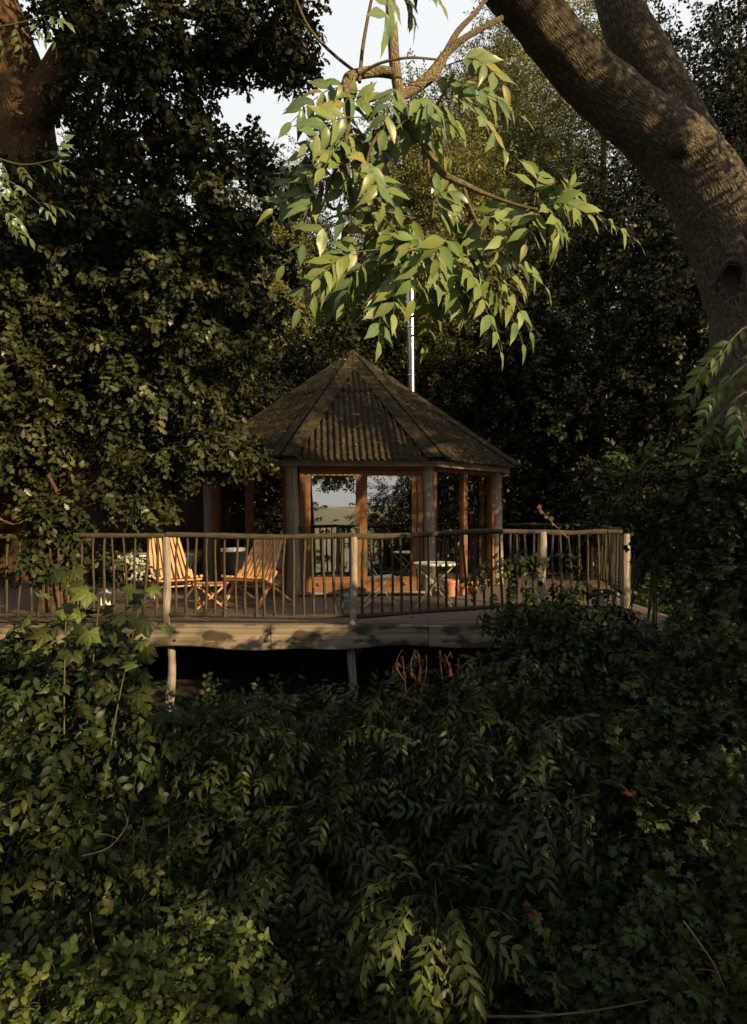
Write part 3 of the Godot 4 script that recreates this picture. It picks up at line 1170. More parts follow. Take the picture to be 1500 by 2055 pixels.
func build_furniture() -> void:
	rng.seed = 404
	build_chair("sunlit slatted lounge chair on the left of the small stool, facing right", Vector3(-2.78, 0, -9.3), Vector3(0.55, 0, 0.83))
	build_chair("slatted lounge chair on the right of the small stool, facing left", Vector3(-1.62, 0, -9.35), Vector3(-0.42, 0, 0.9))
	var s := thing("slatted_stool", "low slatted wooden stool with crossed legs between the two lounge chairs", "stool", Vector3(-2.14, 0, -9.0), deg_to_rad(8))
	for k in 9:
		var mb := MB.new()
		mb.box(Transform3D(Basis.IDENTITY, Vector3(-0.18 + k * 0.045, 0.315, 0)), Vector3(0.036, 0.02, 0.36), Vector2(k * 0.1, 0))
		piece(s, "slat", mb, M.chair_wood)
	for z in [-0.15, 0.15]:
		for x in [-1.0, 1.0]:
			var mb := MB.new()
			mb.bar(Vector3(x * 0.17, 0.3, z + x * 0.012), Vector3(-x * 0.19, 0, z + x * 0.012), 0.03, 0.022, Vector3(0, 0, 1))
			piece(s, "leg", mb, M.chair_wood)
	for q in [Vector3(-0.12, 0.06, 0), Vector3(0.12, 0.06, 0), Vector3(0, 0.15, 0)]:
		var mb := MB.new()
		mb.tube([q + Vector3(0, 0, -0.16), q + Vector3(0, 0, 0.16)], [0.011, 0.011], 8)
		piece(s, "cross_bar", mb, M.chair_wood)
	# cream folding table
	var t := thing("bistro_table", "round cream metal folding table in front of the right door post", "table", at(875, 1216, 9.15) * Vector3(1, 0, 1), deg_to_rad(-12))
	var tm := MB.new()
	tm.lathe([Vector2(0.0, 0.555), Vector2(0.29, 0.555), Vector2(0.302, 0.56), Vector2(0.304, 0.58), Vector2(0.298, 0.586), Vector2(0.0, 0.586)], 40)
	piece(t, "table_top", tm, M.cream_paint)
	for z in [-0.17, 0.17]:
		for x in [-1.0, 1.0]:
			var mb := MB.new()
			var c := curve([Vector3(x * 0.25, 0.55, z), Vector3(0.0, 0.3, z + x * 0.01), Vector3(-x * 0.24, 0.0, z)], [0.011, 0.011, 0.011], 5)
			mb.tube(c[0], c[1], 8)
			piece(t, "leg", mb, M.cream_paint)
	for x in [-0.2, 0.2]:
		var mb := MB.new()
		mb.tube([Vector3(x, 0.06, -0.18), Vector3(x, 0.06, 0.18)], [0.008, 0.008], 8)
		piece(t, "cross_bar", mb, M.cream_paint)
	# cream folding chair
	var ch := thing("bistro_chair", "cream metal folding chair by the door, left of the round table", "chair", at(765, 1216, 9.15) * Vector3(1, 0, 1), deg_to_rad(10))
	for z in [-0.17, 0.17]:
		var mb := MB.new()
		mb.bar(Vector3(-0.27, 0.72, z), Vector3(0.2, 0.0, z), 0.022, 0.01, Vector3(0, 0, 1))
		piece(ch, "leg", mb, M.cream_paint)
		var mc := MB.new()
		mc.bar(Vector3(0.14, 0.4, z * 0.86), Vector3(-0.27, 0.0, z * 0.86), 0.022, 0.01, Vector3(0, 0, 1))
		piece(ch, "leg", mc, M.cream_paint)
	for y in [0.69, 0.57]:
		var mb := MB.new()
		var x: float = -0.27 + (0.72 - y) * 0.47 / 0.72
		mb.box(Transform3D(Basis(Vector3(0, 0, 1), -0.3), Vector3(x, y, 0)), Vector3(0.012, 0.075, 0.36))
		piece(ch, "back_slat", mb, M.cream_paint)
	for k in 6:
		var mb := MB.new()
		mb.box(Transform3D(Basis(Vector3(0, 0, 1), 0.06), Vector3(-0.12 + k * 0.056, 0.385 + k * 0.004, 0)), Vector3(0.04, 0.012, 0.36))
		piece(ch, "seat_slat", mb, M.cream_paint)
	# pots
	var pots := [["large terracotta pot beside the right window, nearest the round table", 905, 0.115, 0.25, 10.2], ["small terracotta pot between two others under the right window", 930, 0.065, 0.14, 10.35], ["terracotta pot with a chipped look at the right end of the row under the window", 948, 0.08, 0.18, 10.5]]
	for q in pots:
		var px: float = q[1]
		var r: float = q[2]
		var h: float = q[3]
		var z: float = q[4]
		var o := thing("plant_pot", String(q[0]).replace(" with a chipped look", ""), "plant pot", Vector3((px - 750) / F * z, 0, -z), 0.0, "terracotta pots under the window")
		var mb := MB.new()
		mb.lathe([Vector2(0, 0.0), Vector2(r * 0.68, 0.0), Vector2(r * 0.7, 0.01), Vector2(r * 0.95, h * 0.8), Vector2(r * 1.08, h * 0.81), Vector2(r * 1.1, h), Vector2(r * 0.96, h), Vector2(r * 0.9, h * 0.86)], 24)
		piece(o, "pot", mb, M.terracotta)
		var so := MB.new()
		so.lathe([Vector2(r * 0.92, h * 0.86), Vector2(0.0, h * 0.9)], 20)
		piece(o, "soil", so, M.soil)
	# bath
	var b := thing("bathtub", "white roll-top bathtub standing on the deck behind the left lounge chair", "bathtub", Vector3(-3.7, 0, -11.2), deg_to_rad(4))
	var bm := MB.new()
	bm.lathe([Vector2(0.0, 0.14), Vector2(0.22, 0.14), Vector2(0.29, 0.18), Vector2(0.345, 0.3), Vector2(0.37, 0.52), Vector2(0.395, 0.545), Vector2(0.4, 0.565), Vector2(0.38, 0.58), Vector2(0.355, 0.57), Vector2(0.335, 0.5), Vector2(0.3, 0.28), Vector2(0.2, 0.2), Vector2(0.0, 0.19)], 40, Vector3.ZERO, 1.95, 0.95)
	piece(b, "tub", bm, M.enamel)
	for x in [-0.42, 0.42]:
		for z in [-0.17, 0.17]:
			var mb := MB.new()
			mb.tube([Vector3(x, 0.2, z), Vector3(x * 1.08, 0.1, z * 1.15), Vector3(x * 1.04, 0.03, z * 1.1), Vector3(x * 1.1, 0.0, z * 1.2)], [0.03, 0.03, 0.02, 0.03], 8)
			piece(b, "foot", mb, M.iron)
	# boarded wall behind the bath
	var wl := thing("board_wall", "dark brown boarded wall behind the bathtub at the left of the cabin", "wall", Vector3(-5.2, 0, -12.6), deg_to_rad(3))
	for k in 34:
		board(wl, "board", Transform3D.IDENTITY, Vector3(-2.6 + k * 0.145, 0.0, 0.0 + 0.008 * (k % 2)), Vector3(-2.6 + k * 0.145 + 0.14, 2.05 + rnd(-0.01, 0.01), 0.022 + 0.008 * (k % 2)), M.dark_wood)
	board(wl, "cap_rail", Transform3D.IDENTITY, Vector3(-2.6, 2.07, -0.03), Vector3(2.33, 2.12, 0.07), M.dark_wood)
	for y in [0.3, 1.7]:
		board(wl, "batten", Transform3D.IDENTITY, Vector3(-2.6, y, -0.06), Vector3(2.33, y + 0.09, -0.004), M.dark_wood)
	# lantern
	var ln := thing("lantern", "small pale metal lantern standing on the deck near the left tree", "lantern", at(212, 1210, 9.3) * Vector3(1, 0, 1), 0.4)
	var lb := MB.new()
	lb.box(Transform3D(Basis.IDENTITY, Vector3(0, 0.012, 0)), Vector3(0.13, 0.024, 0.13))
	piece(ln, "base", lb, M.white_plastic)
	for x in [-0.055, 0.055]:
		for z in [-0.055, 0.055]:
			board(ln, "corner_bar", Transform3D.IDENTITY, Vector3(x - 0.006, 0.024, z - 0.006), Vector3(x + 0.006, 0.15, z + 0.006), M.white_plastic)
	var lt := MB.new()
	lt.lathe([Vector2(0.09, 0.15), Vector2(0.092, 0.16), Vector2(0.03, 0.2), Vector2(0.025, 0.22), Vector2(0.0, 0.225)], 4)
	piece(ln, "roof", lt, M.white_plastic)
	var lc := MB.new()
	lc.lathe([Vector2(0.025, 0.025), Vector2(0.025, 0.09), Vector2(0.0, 0.092)], 14)
	piece(ln, "candle", lc, M.white_plastic)
	# bucket behind the middle post
	var bk := thing("bucket", "blue-grey plastic bucket half hidden behind the middle post of the balustrade", "bucket", at(697, 1222, 8.9) * Vector3(1, 0, 1))
	var bb := MB.new()
	bb.lathe([Vector2(0, 0.0), Vector2(0.075, 0.0), Vector2(0.1, 0.17), Vector2(0.108, 0.172), Vector2(0.108, 0.185), Vector2(0.096, 0.185), Vector2(0.072, 0.012), Vector2(0, 0.012)], 24)
	piece(bk, "pail", bb, M.grey_plastic)
	var hb := MB.new()
	hb.tube(curve([Vector3(-0.105, 0.18, 0), Vector3(-0.06, 0.12, 0.1), Vector3(0.06, 0.12, 0.1), Vector3(0.105, 0.18, 0)], [0.003, 0.003, 0.003, 0.003], 4)[0], [0.003, 0.003, 0.003, 0.003, 0.003, 0.003, 0.003, 0.003, 0.003, 0.003, 0.003, 0.003, 0.003], 6)
	piece(bk, "handle", hb, M.steel)


# ------------------------------------------------------------------ the ash tree on the right and its hanging branch
func rail_of(list: Array) -> Array:
	# [px, py, radius in px, distance] -> points and radii in metres
	var p := []
	var r := []
	for q in list:
		p.append(at(q[0], q[1], q[3]))
		r.append(q[2] * q[3] / F)
	return [p, r]


func limb(o: Node3D, nm: String, list: Array, sides: int, reps: float, vlen: float, mat: Material, amp: float, sub := 8, off := Vector3.INF) -> MeshInstance3D:
	if off == Vector3.INF:
		off = (o as Node3D).position
	var q := rail_of(list)
	var c := curve(q[0], q[1], sub)
	var pts := []
	for p in c[0]:
		pts.append(p - off)
	var mb := MB.new()
	bump.frequency = 3.0
	mb.tube(pts, c[1], sides, reps, vlen, bump, amp)
	if amp < 0.005:
		return piece(o, nm, mb, mat)
	var st := SurfaceTool.new()
	st.create_from(mb.mesh(), 0)
	st.generate_normals()
	st.index()
	return part(o, nm, st.commit(), mat)


func ash_leaf(branch: Node3D, off: Vector3, a: Vector3, b: Vector3, pairs: int, size: float, mats: Array, count: Array, rest: Dictionary) -> void:
	# one feathered leaf in place: stalk from a to b, hanging leaflets, each a piece of its own
	var len := a.distance_to(b)
	var dir := (b - a).normalized()
	var nrm := (Vector3(0.48, 0.48, 0.75) + rvec() * 0.4).normalized()
	var arch := Vector3(0, len * 0.16, 0) + Vector3(0, 0, rnd(-0.03, 0.05))
	var c := curve([a, a.lerp(b, 0.5) + arch, b], [0.0028, 0.0022, 0.0014], 5)
	var st := []
	for p in c[0]:
		st.append(p - off)
	rest.stalks.tube(st, c[1], 5, 1.0, 0.2, null, 0.0, false)
	for k in pairs + 1:
		var t := lerpf(0.3, 1.0, float(k) / pairs)
		var p := a.lerp(b, t) + arch * 4.0 * t * (1.0 - t)
		var fwd := (dir + arch / len * 4.0 * (1.0 - 2.0 * t)).normalized()
		var side := fwd.cross(nrm).normalized()
		for s in ([0.0] if k == pairs else [-1.0, 1.0]):
			var d: Vector3 = (fwd * (0.72 if s != 0.0 else 1.0) + side * s * 0.85 + Vector3(0, -0.24, 0) + rvec() * 0.2).normalized()
			var n2 := (nrm + rvec() * 0.34).normalized()
			var l := size * rnd(0.82, 1.12) * (0.8 + 0.3 * sin(PI * t))
			var xf := Transform3D(aim(d, n2).scaled(Vector3(l, l, l * rnd(0.85, 1.1))), p - off)
			if count[0] > 0:
				count[0] -= 1
				part(branch, "leaf", rest.meshes[rng.randi() % 4], mats[rng.randi() % mats.size()], xf)
			else:
				rest.xfs.append(xf)
				rest.cols.append(tint(Color(0.13, 0.18, 0.055), 0.15))


func build_ash() -> void:
	rng.seed = 505
	bump.seed = 9
	var o := thing("ash_tree", "big grey-barked ash leaning in at the right, its leafy branch hanging sunlit over the view", "tree", Vector3(3.6, ground_y(3.6, -6.6), -6.6))
	limb(o, "trunk", [[1490, 1560, 100, 6.2], [1495, 1250, 85, 6.2], [1500, 900, 76, 6.2], [1508, 750, 74, 6.2], [1504, 620, 76, 6.2], [1478, 520, 80, 6.2], [1438, 420, 80, 6.2], [1376, 324, 72, 6.15], [1290, 246, 60, 6.05], [1180, 152, 56, 5.9], [1056, 8, 52, 5.5], [930, -170, 62, 5.0], [780, -380, 50, 4.4], [640, -600, 36, 3.8]], 40, 5.0, 0.9, M.ash_bark, 0.03, 10)
	limb(o, "limb", [[1420, 380, 52, 6.2], [1392, 300, 52, 6.4], [1356, 220, 46, 6.4], [1305, 130, 48, 6.4], [1263, 60, 46, 6.4], [1236, -10, 40, 6.4], [1226, -120, 40, 6.4], [1250, -300, 42, 6.4], [1230, -520, 32, 6.2]], 30, 4.0, 0.85, M.ash_bark, 0.018, 8)
	# stub and hollow knot
	limb(o, "branch_stub", [[1356, 290, 30, 5.96], [1366, 285, 29, 5.85], [1371, 283, 25, 5.78], [1374, 282, 17, 5.74], [1375, 281, 4, 5.72]], 18, 1.0, 0.4, M.ash_bark, 0.008, 4)
	var kn := MB.new()
	var kc := at(1462, 560, 5.84)
	var ring := []
	var rr := []
	for k in 25:
		var a := deg_to_rad(-50.0 + 280.0 * k / 24.0)
		ring.append(kc + Vector3(cos(a) * 0.1 + 0.01 * sin(a * 3.0), sin(a) * 0.13, 0.03 + 0.05 * sin(a) + 0.02 * cos(a)) - o.position)
		rr.append(0.008 + 0.02 * sin(PI * k / 24.0) + 0.004 * sin(k * 1.7))
	kn.tube(ring, rr, 8, 1.0, 0.3, null, 0.0, false)
	piece(o, "knot_rim", kn, M.ash_bark)
	var kh := MB.new()
	kh.lathe([Vector2(0.105, 0.0), Vector2(0.07, -0.05), Vector2(0.0, -0.06)], 18)
	part(o, "knot_hollow", kh.mesh(), M.soil, Transform3D(Basis(Vector3.RIGHT, PI / 2), kc + Vector3(0, 0, 0.05) - o.position))
	# crown above the picture
	bump.seed = 31
	var sp := [sprig(1, 14, 0.5, 0.12, 0.045, 0, 2), sprig(2, 14, 0.5, 0.12, 0.045, 0, 2)]
	var cc := Color(0.06, 0.075, 0.03)
	foliage(o, [[Vector3(0.5, 9.0, -1.4), Vector3(3.6, 1.3, 2.4)], [Vector3(0.5, 9.2, 2.2), Vector3(4.2, 1.3, 2.6)], [Vector3(-4.5, 9.4, -2.5), Vector3(2.6, 1.3, 3.0)]], sp, cc, 5000, Vector2(0.9, 1.4), 0.3, 0.6, 0.0, 1.8, "crown")
	foliage(o, [[Vector3(2.5, 10.5, -7.0), Vector3(2.8, 1.8, 2.5)], [Vector3(5.5, 10.0, -5.0), Vector3(2.4, 1.8, 2.2)], [Vector3(4.5, 8.8, -2.0), Vector3(2.0, 1.3, 1.6)], [Vector3(7.7, 8.8, -0.8), Vector3(1.8, 1.8, 1.8)]], sp, cc, 1100, Vector2(0.9, 1.4), 0.3, 0.6, 0.06, 1.6, "crown")
	foliage(o, [[Vector3(7.1, 6.2, -5.6), Vector3(1.3, 1.1, 1.4)]], sp, cc, 240, Vector2(0.9, 1.4), 0.3, 0.7, 0.08, 0.5, "crown")
	foliage(o, [[Vector3(7.4, 4.6, -7.6), Vector3(1.2, 1.4, 1.0)], [Vector3(6.8, 3.8, -5.7), Vector3(0.7, 0.8, 0.45)]], sp, cc, 900, Vector2(0.9, 1.3), 0.3, 0.7, -0.25, 0.5, "crown")
	foliage(o, [[Vector3(5.0, 4.0, -4.75), Vector3(0.5, 1.1, 0.45)], [Vector3(6.3, 1.7, -3.4), Vector3(0.8, 1.1, 0.9)], [Vector3(5.6, 6.4, -3.9), Vector3(0.9, 0.9, 0.9)]], sp, cc, 900, Vector2(0.8, 1.2), 0.3, 0.7, -0.15, 0.5, "crown")
	for q in [[Vector3(2.6, 7.4, -6.7), Vector3(2.5, 10.5, -7.0)], [Vector3(2.6, 7.0, -6.7), Vector3(5.5, 10.0, -5.0)], [Vector3(2.6, 7.2, -6.7), Vector3(7.2, 8.0, -5.5)], [Vector3(4.6, 8.6, -5.2), Vector3(4.5, 8.8, -2.0)], [Vector3(0.4, 6.2, -4.6), Vector3(-4.5, 9.4, -2.5)], [Vector3(0.3, 6.4, -4.4), Vector3(0.5, 9.2, 2.2)], [Vector3(4.5, 8.8, -2.5), Vector3(7.7, 8.7, -2.2)], [Vector3(3.85, 2.4, -6.2), Vector3(7.1, 6.2, -5.6)], [Vector3(3.85, 2.2, -6.1), Vector3(5.0, 4.0, -4.75)], [Vector3(5.6, 4.2, -5.9), Vector3(6.8, 3.8, -5.7)], [Vector3(5.6, 4.4, -5.9), Vector3(7.4, 4.6, -7.6)], [Vector3(5.6, 3.4, -4.3), Vector3(6.3, 1.7, -3.4)], [Vector3(5.0, 4.0, -4.75), Vector3(5.6, 6.4, -3.9)]]:
		var a: Vector3 = q[0] - o.position
		var b: Vector3 = q[1] - o.position
		var lc := curve([a, a.lerp(b, 0.5) + Vector3(0.2, 0.3, 0), b], [0.12, 0.08, 0.03], 5)
		var mb := MB.new()
		mb.tube(lc[0], lc[1], 10, 2.0, 0.8)
		piece(o, "limb", mb, M.ash_bark)
	# the hanging branch: it drops from the long limb above the picture
	var zb := 2.75
	var br := limb(o, "hanging_branch", [[640, -600, 18, 3.8], [720, -330, 15, 3.2], [772, -120, 13, 2.85], [783, -10, 11.5, zb], [788, 60, 11.5, zb], [793, 130, 12.5, zb], [800, 180, 12, zb], [806, 225, 10, zb], [830, 262, 7.5, zb], [858, 300, 7, zb], [885, 345, 6.5, zb], [935, 372, 5.5, zb], [990, 395, 4.5, zb], [1040, 412, 3.5, zb], [1080, 420, 2.5, zb]], 12, 1.0, 0.35, M.twig_bark, 0.006, 6)
	var twigs := [
		[[795, 148, 11, zb], [760, 143, 11, zb], [722, 148, 11, zb - 0.03], [700, 158, 12, zb - 0.05], [694, 178, 9, zb - 0.08], [700, 230, 5, zb - 0.1], [690, 300, 4, zb - 0.12], [660, 370, 3, zb - 0.15]],
		[[800, 195, 9, zb], [840, 172, 11, zb + 0.05], [872, 145, 13, zb + 0.08], [898, 105, 8.5, zb + 0.1], [930, 78, 6.5, zb + 0.1], [970, 55, 6, zb + 0.12], [1008, 36, 5.5, zb + 0.15]],
		[[893, 110, 7, zb + 0.1], [920, 62, 6, zb + 0.12], [955, 25, 5, zb + 0.15], [985, -15, 4.5, zb + 0.2]],
		[[722, 165, 4, zb - 0.05], [728, 100, 4, zb - 0.02], [738, 40, 3.5, zb], [750, -20, 3, zb]],
		[[722, 150, 3, zb - 0.05], [680, 118, 3.2, zb - 0.05], [640, 80, 3, zb - 0.05], [612, 40, 2.6, zb - 0.05], [590, -15, 2.2, zb - 0.05]],
		[[724, 150, 3, zb - 0.05], [760, 128, 3, zb - 0.08], [820, 116, 2.6, zb - 0.1], [880, 120, 2.2, zb - 0.05]],
		[[910, 150, 4, zb], [895, 180, 3.4, zb - 0.02], [875, 215, 3, zb - 0.02], [858, 260, 3.2, zb], [855, 290, 3.4, zb]],
		[[862, 305, 4.5, zb], [860, 340, 4, zb], [868, 370, 3.4, zb], [872, 400, 2.6, zb - 0.05], [868, 440, 2.2, zb - 0.08]],
		[[930, 370, 4.5, zb], [938, 400, 4, zb], [950, 430, 3.4, zb - 0.03], [965, 460, 2.6, zb - 0.05]],
		[[806, 225, 5, zb], [780, 250, 4, zb - 0.05], [750, 285, 3.4, zb - 0.1], [735, 330, 3, zb - 0.1]],
		[[690, 300, 3.5, zb - 0.12], [700, 350, 3.5, zb - 0.1], [710, 400, 3, zb - 0.1], [712, 440, 2, zb - 0.1]],
		[[660, 370, 3, zb - 0.15], [655, 400, 3.2, zb - 0.12], [670, 420, 3.2, zb - 0.1], [688, 410, 2.6, zb - 0.1]],
		[[745, 370, 3, zb - 0.1], [752, 400, 3, zb - 0.1], [765, 430, 2.4, zb - 0.1], [800, 470, 2, zb - 0.1]]]
	for q in twigs:
		limb(br, "twig", q, 7, 1.0, 0.2, M.twig_bark, 0.0, 4, o.position)
	var meshes := []
	for k in 4:
		var mb := MB.new()
		mb.leaf(Transform3D.IDENTITY, 1.0, 0.375 - 0.015 * k, 0.12 + 0.1 * k, 0.03 + 0.14 * k, 14, 0)
		meshes.append(mb.mesh())
	var rest := {"stalks": MB.new(), "meshes": meshes, "xfs": [], "cols": []}
	var mats := [M.ash_leaf_a, M.ash_leaf_a, M.ash_leaf_a, M.ash_leaf_a, M.ash_leaf_b, M.ash_leaf_b, M.ash_leaf_b, M.ash_leaf_b, M.ash_leaf_c, M.ash_leaf_c, M.ash_leaf_c, M.ash_leaf_d]
	# [base px, base py, tip px, tip py, pairs]
	var list := [
		[735, 185, 585, 245, 4], [732, 190, 640, 320, 4], [720, 235, 615, 290, 3], [742, 255, 700, 350, 3], [742, 262, 775, 330, 3],
		[720, 295, 600, 330, 4], [705, 318, 565, 378, 4], [712, 330, 682, 405, 3], [722, 330, 765, 405, 3], [662, 378, 548, 420, 3], [655, 392, 608, 442, 2],
		[806, 170, 770, 260, 3], [822, 165, 1000, 200, 3], [800, 185, 850, 290, 3], [880, 205, 1045, 232, 4], [870, 200, 1010, 300, 4], [850, 210, 900, 300, 2], [900, 130, 1010, 170, 3],
		[782, -5, 772, 62, 2], [795, -8, 880, 5, 2], [800, -5, 830, 50, 2], [745, 350, 690, 300, 2],
		[830, 380, 775, 372, 1], [850, 432, 690, 500, 4], [852, 442, 570, 532, 4], [862, 470, 800, 560, 3], [872, 480, 880, 575, 3], [862, 440, 930, 450, 2], [852, 420, 912, 385, 2], [858, 400, 700, 450, 4],
		[762, 500, 600, 620, 4], [742, 520, 690, 610, 3], [772, 570, 760, 685, 3], [800, 555, 790, 630, 3], [840, 480, 740, 560, 4], [720, 510, 640, 560, 3],
		[880, 540, 855, 690, 3], [892, 548, 925, 625, 3], [905, 520, 1005, 705, 5], [942, 520, 1095, 575, 3], [920, 500, 1005, 610, 4], [955, 545, 1050, 690, 3], [870, 500, 830, 600, 3],
		[1052, 410, 1275, 480, 5], [1062, 420, 1000, 505, 3], [1072, 412, 1082, 345, 2], [1080, 425, 1055, 490, 2], [1140, 425, 1148, 350, 1], [1012, 440, 930, 475, 3], [1090, 415, 1180, 430, 2]]
	var left := [300]
	for q in list:
		var z := zb + rnd(-0.3, 0.18)
		ash_leaf(br, o.position, at(q[0], q[1], lerpf(zb, z, 0.4)), at(q[2], q[3], z), q[4] + 1, 0.11, mats, left, rest)
	# more leaves deeper in the clusters
	for hub in [[690, 250, 85], [690, 350, 70], [850, 215, 75], [800, 470, 90], [880, 500, 80], [720, 570, 70], [980, 560, 60], [1080, 430, 60]]:
		for k in 6:
			var a := at(hub[0] + rnd(-0.5, 0.5) * hub[2], hub[1] + rnd(-0.4, 0.3) * hub[2], zb + rnd(-0.1, 0.25))
			ash_leaf(br, o.position, a, a + Vector3(rnd(-0.22, 0.22), rnd(-0.24, 0.02), rnd(-0.15, 0.2)), 3, 0.11, mats, left, rest)
	piece(br, "leaf_stalks", rest.stalks, M.green_stem).set_meta("kind", "stuff")
	swarm(br, "foliage", meshes[1], M.any_leaf, rest.xfs, rest.cols)


# ------------------------------------------------------------------ the oak on the left
func build_oak() -> void:
	rng.seed = 606
	bump.seed = 12
	var o := thing("oak_tree", "dark oak growing beside the deck at the left, low boughs hanging over the railing", "tree", Vector3(-4.0, ground_y(-4.0, -8.7), -8.7))
	limb(o, "trunk", [[128, 1480, 48, 8.7], [122, 1250, 40, 8.7], [118, 1000, 36, 8.7], [112, 750, 40, 8.7], [95, 520, 46, 8.6], [62, 330, 52, 8.5], [45, 220, 58, 8.4], [20, 110, 52, 8.3], [-20, -20, 44, 8.2], [-80, -200, 36, 8.2]], 28, 4.0, 1.0, M.oak_bark, 0.06, 8)
	limb(o, "limb", [[50, 260, 40, 8.35], [95, 190, 38, 8.3], [135, 110, 32, 8.3], [175, 30, 27, 8.3], [215, -60, 22, 8.3], [290, -180, 15, 8.3]], 20, 3.0, 0.9, M.oak_bark, 0.03, 6)
	for q in [[[175, 30, 14, 8.3], [250, -20, 11, 8.2], [380, 30, 8, 8.1], [500, 60, 5, 8.1], [610, 70, 2, 8.1]], [[95, 520, 14, 8.5], [200, 500, 10, 8.2], [320, 520, 7, 8.0], [430, 560, 3, 7.9]], [[112, 760, 12, 8.6], [200, 740, 9, 8.3], [300, 800, 7, 8.1], [400, 880, 5, 8.0], [505, 900, 2, 7.9]], [[60, 350, 15, 8.4], [180, 330, 10, 8.2], [330, 280, 7, 8.1], [480, 300, 3, 8.1]], [[112, 800, 10, 8.6], [70, 830, 8, 8.2], [60, 880, 5, 7.8], [120, 1000, 3, 7.6], [130, 1080, 2, 7.6]]]:
		limb(o, "bough", q, 9, 1.0, 0.5, M.oak_bark, 0.01, 5)
	var sp := [sprig(11, 11, 0.34, 0.105, 0.07, 2, 8), sprig(12, 11, 0.34, 0.105, 0.07, 2, 8), sprig(13, 12, 0.3, 0.1, 0.068, 2, 8)]
	var z := 8.1
	var blobs := [
		blob(280, 210, z, 0.8, 0.75, 0.8), blob(470, 385, z, 0.5, 0.6, 0.6), blob(180, 470, z, 1.05, 0.9, 0.8), blob(410, 560, z, 0.95, 1.1, 0.8), blob(70, 640, z, 0.75, 0.9, 0.7), blob(270, 750, z, 1.15, 0.75, 0.7),
		blob(60, 860, z - 0.3, 0.6, 0.5, 0.5), blob(430, 905, z, 0.5, 0.15, 0.35), blob(112, 1000, z - 0.5, 0.22, 0.36, 0.25), blob(110, 1100, z - 0.4, 0.16, 0.26, 0.16), blob(300, 890, z, 0.75, 0.35, 0.5), blob(270, 985, z, 0.45, 0.2, 0.4), blob(230, 1120, z + 0.8, 0.3, 0.15, 0.3),
		blob(250, 40, z, 0.8, 0.45, 0.7), blob(430, 60, z, 0.75, 0.4, 0.6), blob(585, 85, z, 0.26, 0.36, 0.4), blob(520, 15, z, 0.6, 0.3, 0.5)]
	foliage(o, blobs, sp, Color(0.032, 0.04, 0.014), 4300, Vector2(0.75, 1.15), 0.35, 0.5, -0.06, 0.7, "crown")
	bump.frequency = 1.0 / 0.7
	leaves(o, blobs, sp, [M.oak_leaf_a, M.oak_leaf_a, M.oak_leaf_b, M.oak_leaf_c], 300, Vector2(0.75, 1.1), "leaf_spray", 0.3, -0.1)
	# boughs further up, above the picture
	foliage(o, [[Vector3(-5, 9.2, -8), Vector3(2.6, 1.6, 2.2)], [Vector3(-2.3, 9.6, -8.5), Vector3(1.8, 1.0, 1.6)]], sp, Color(0.032, 0.04, 0.014), 1800, Vector2(0.9, 1.3), 0.3, 0.6, -0.1, 0.9, "crown")


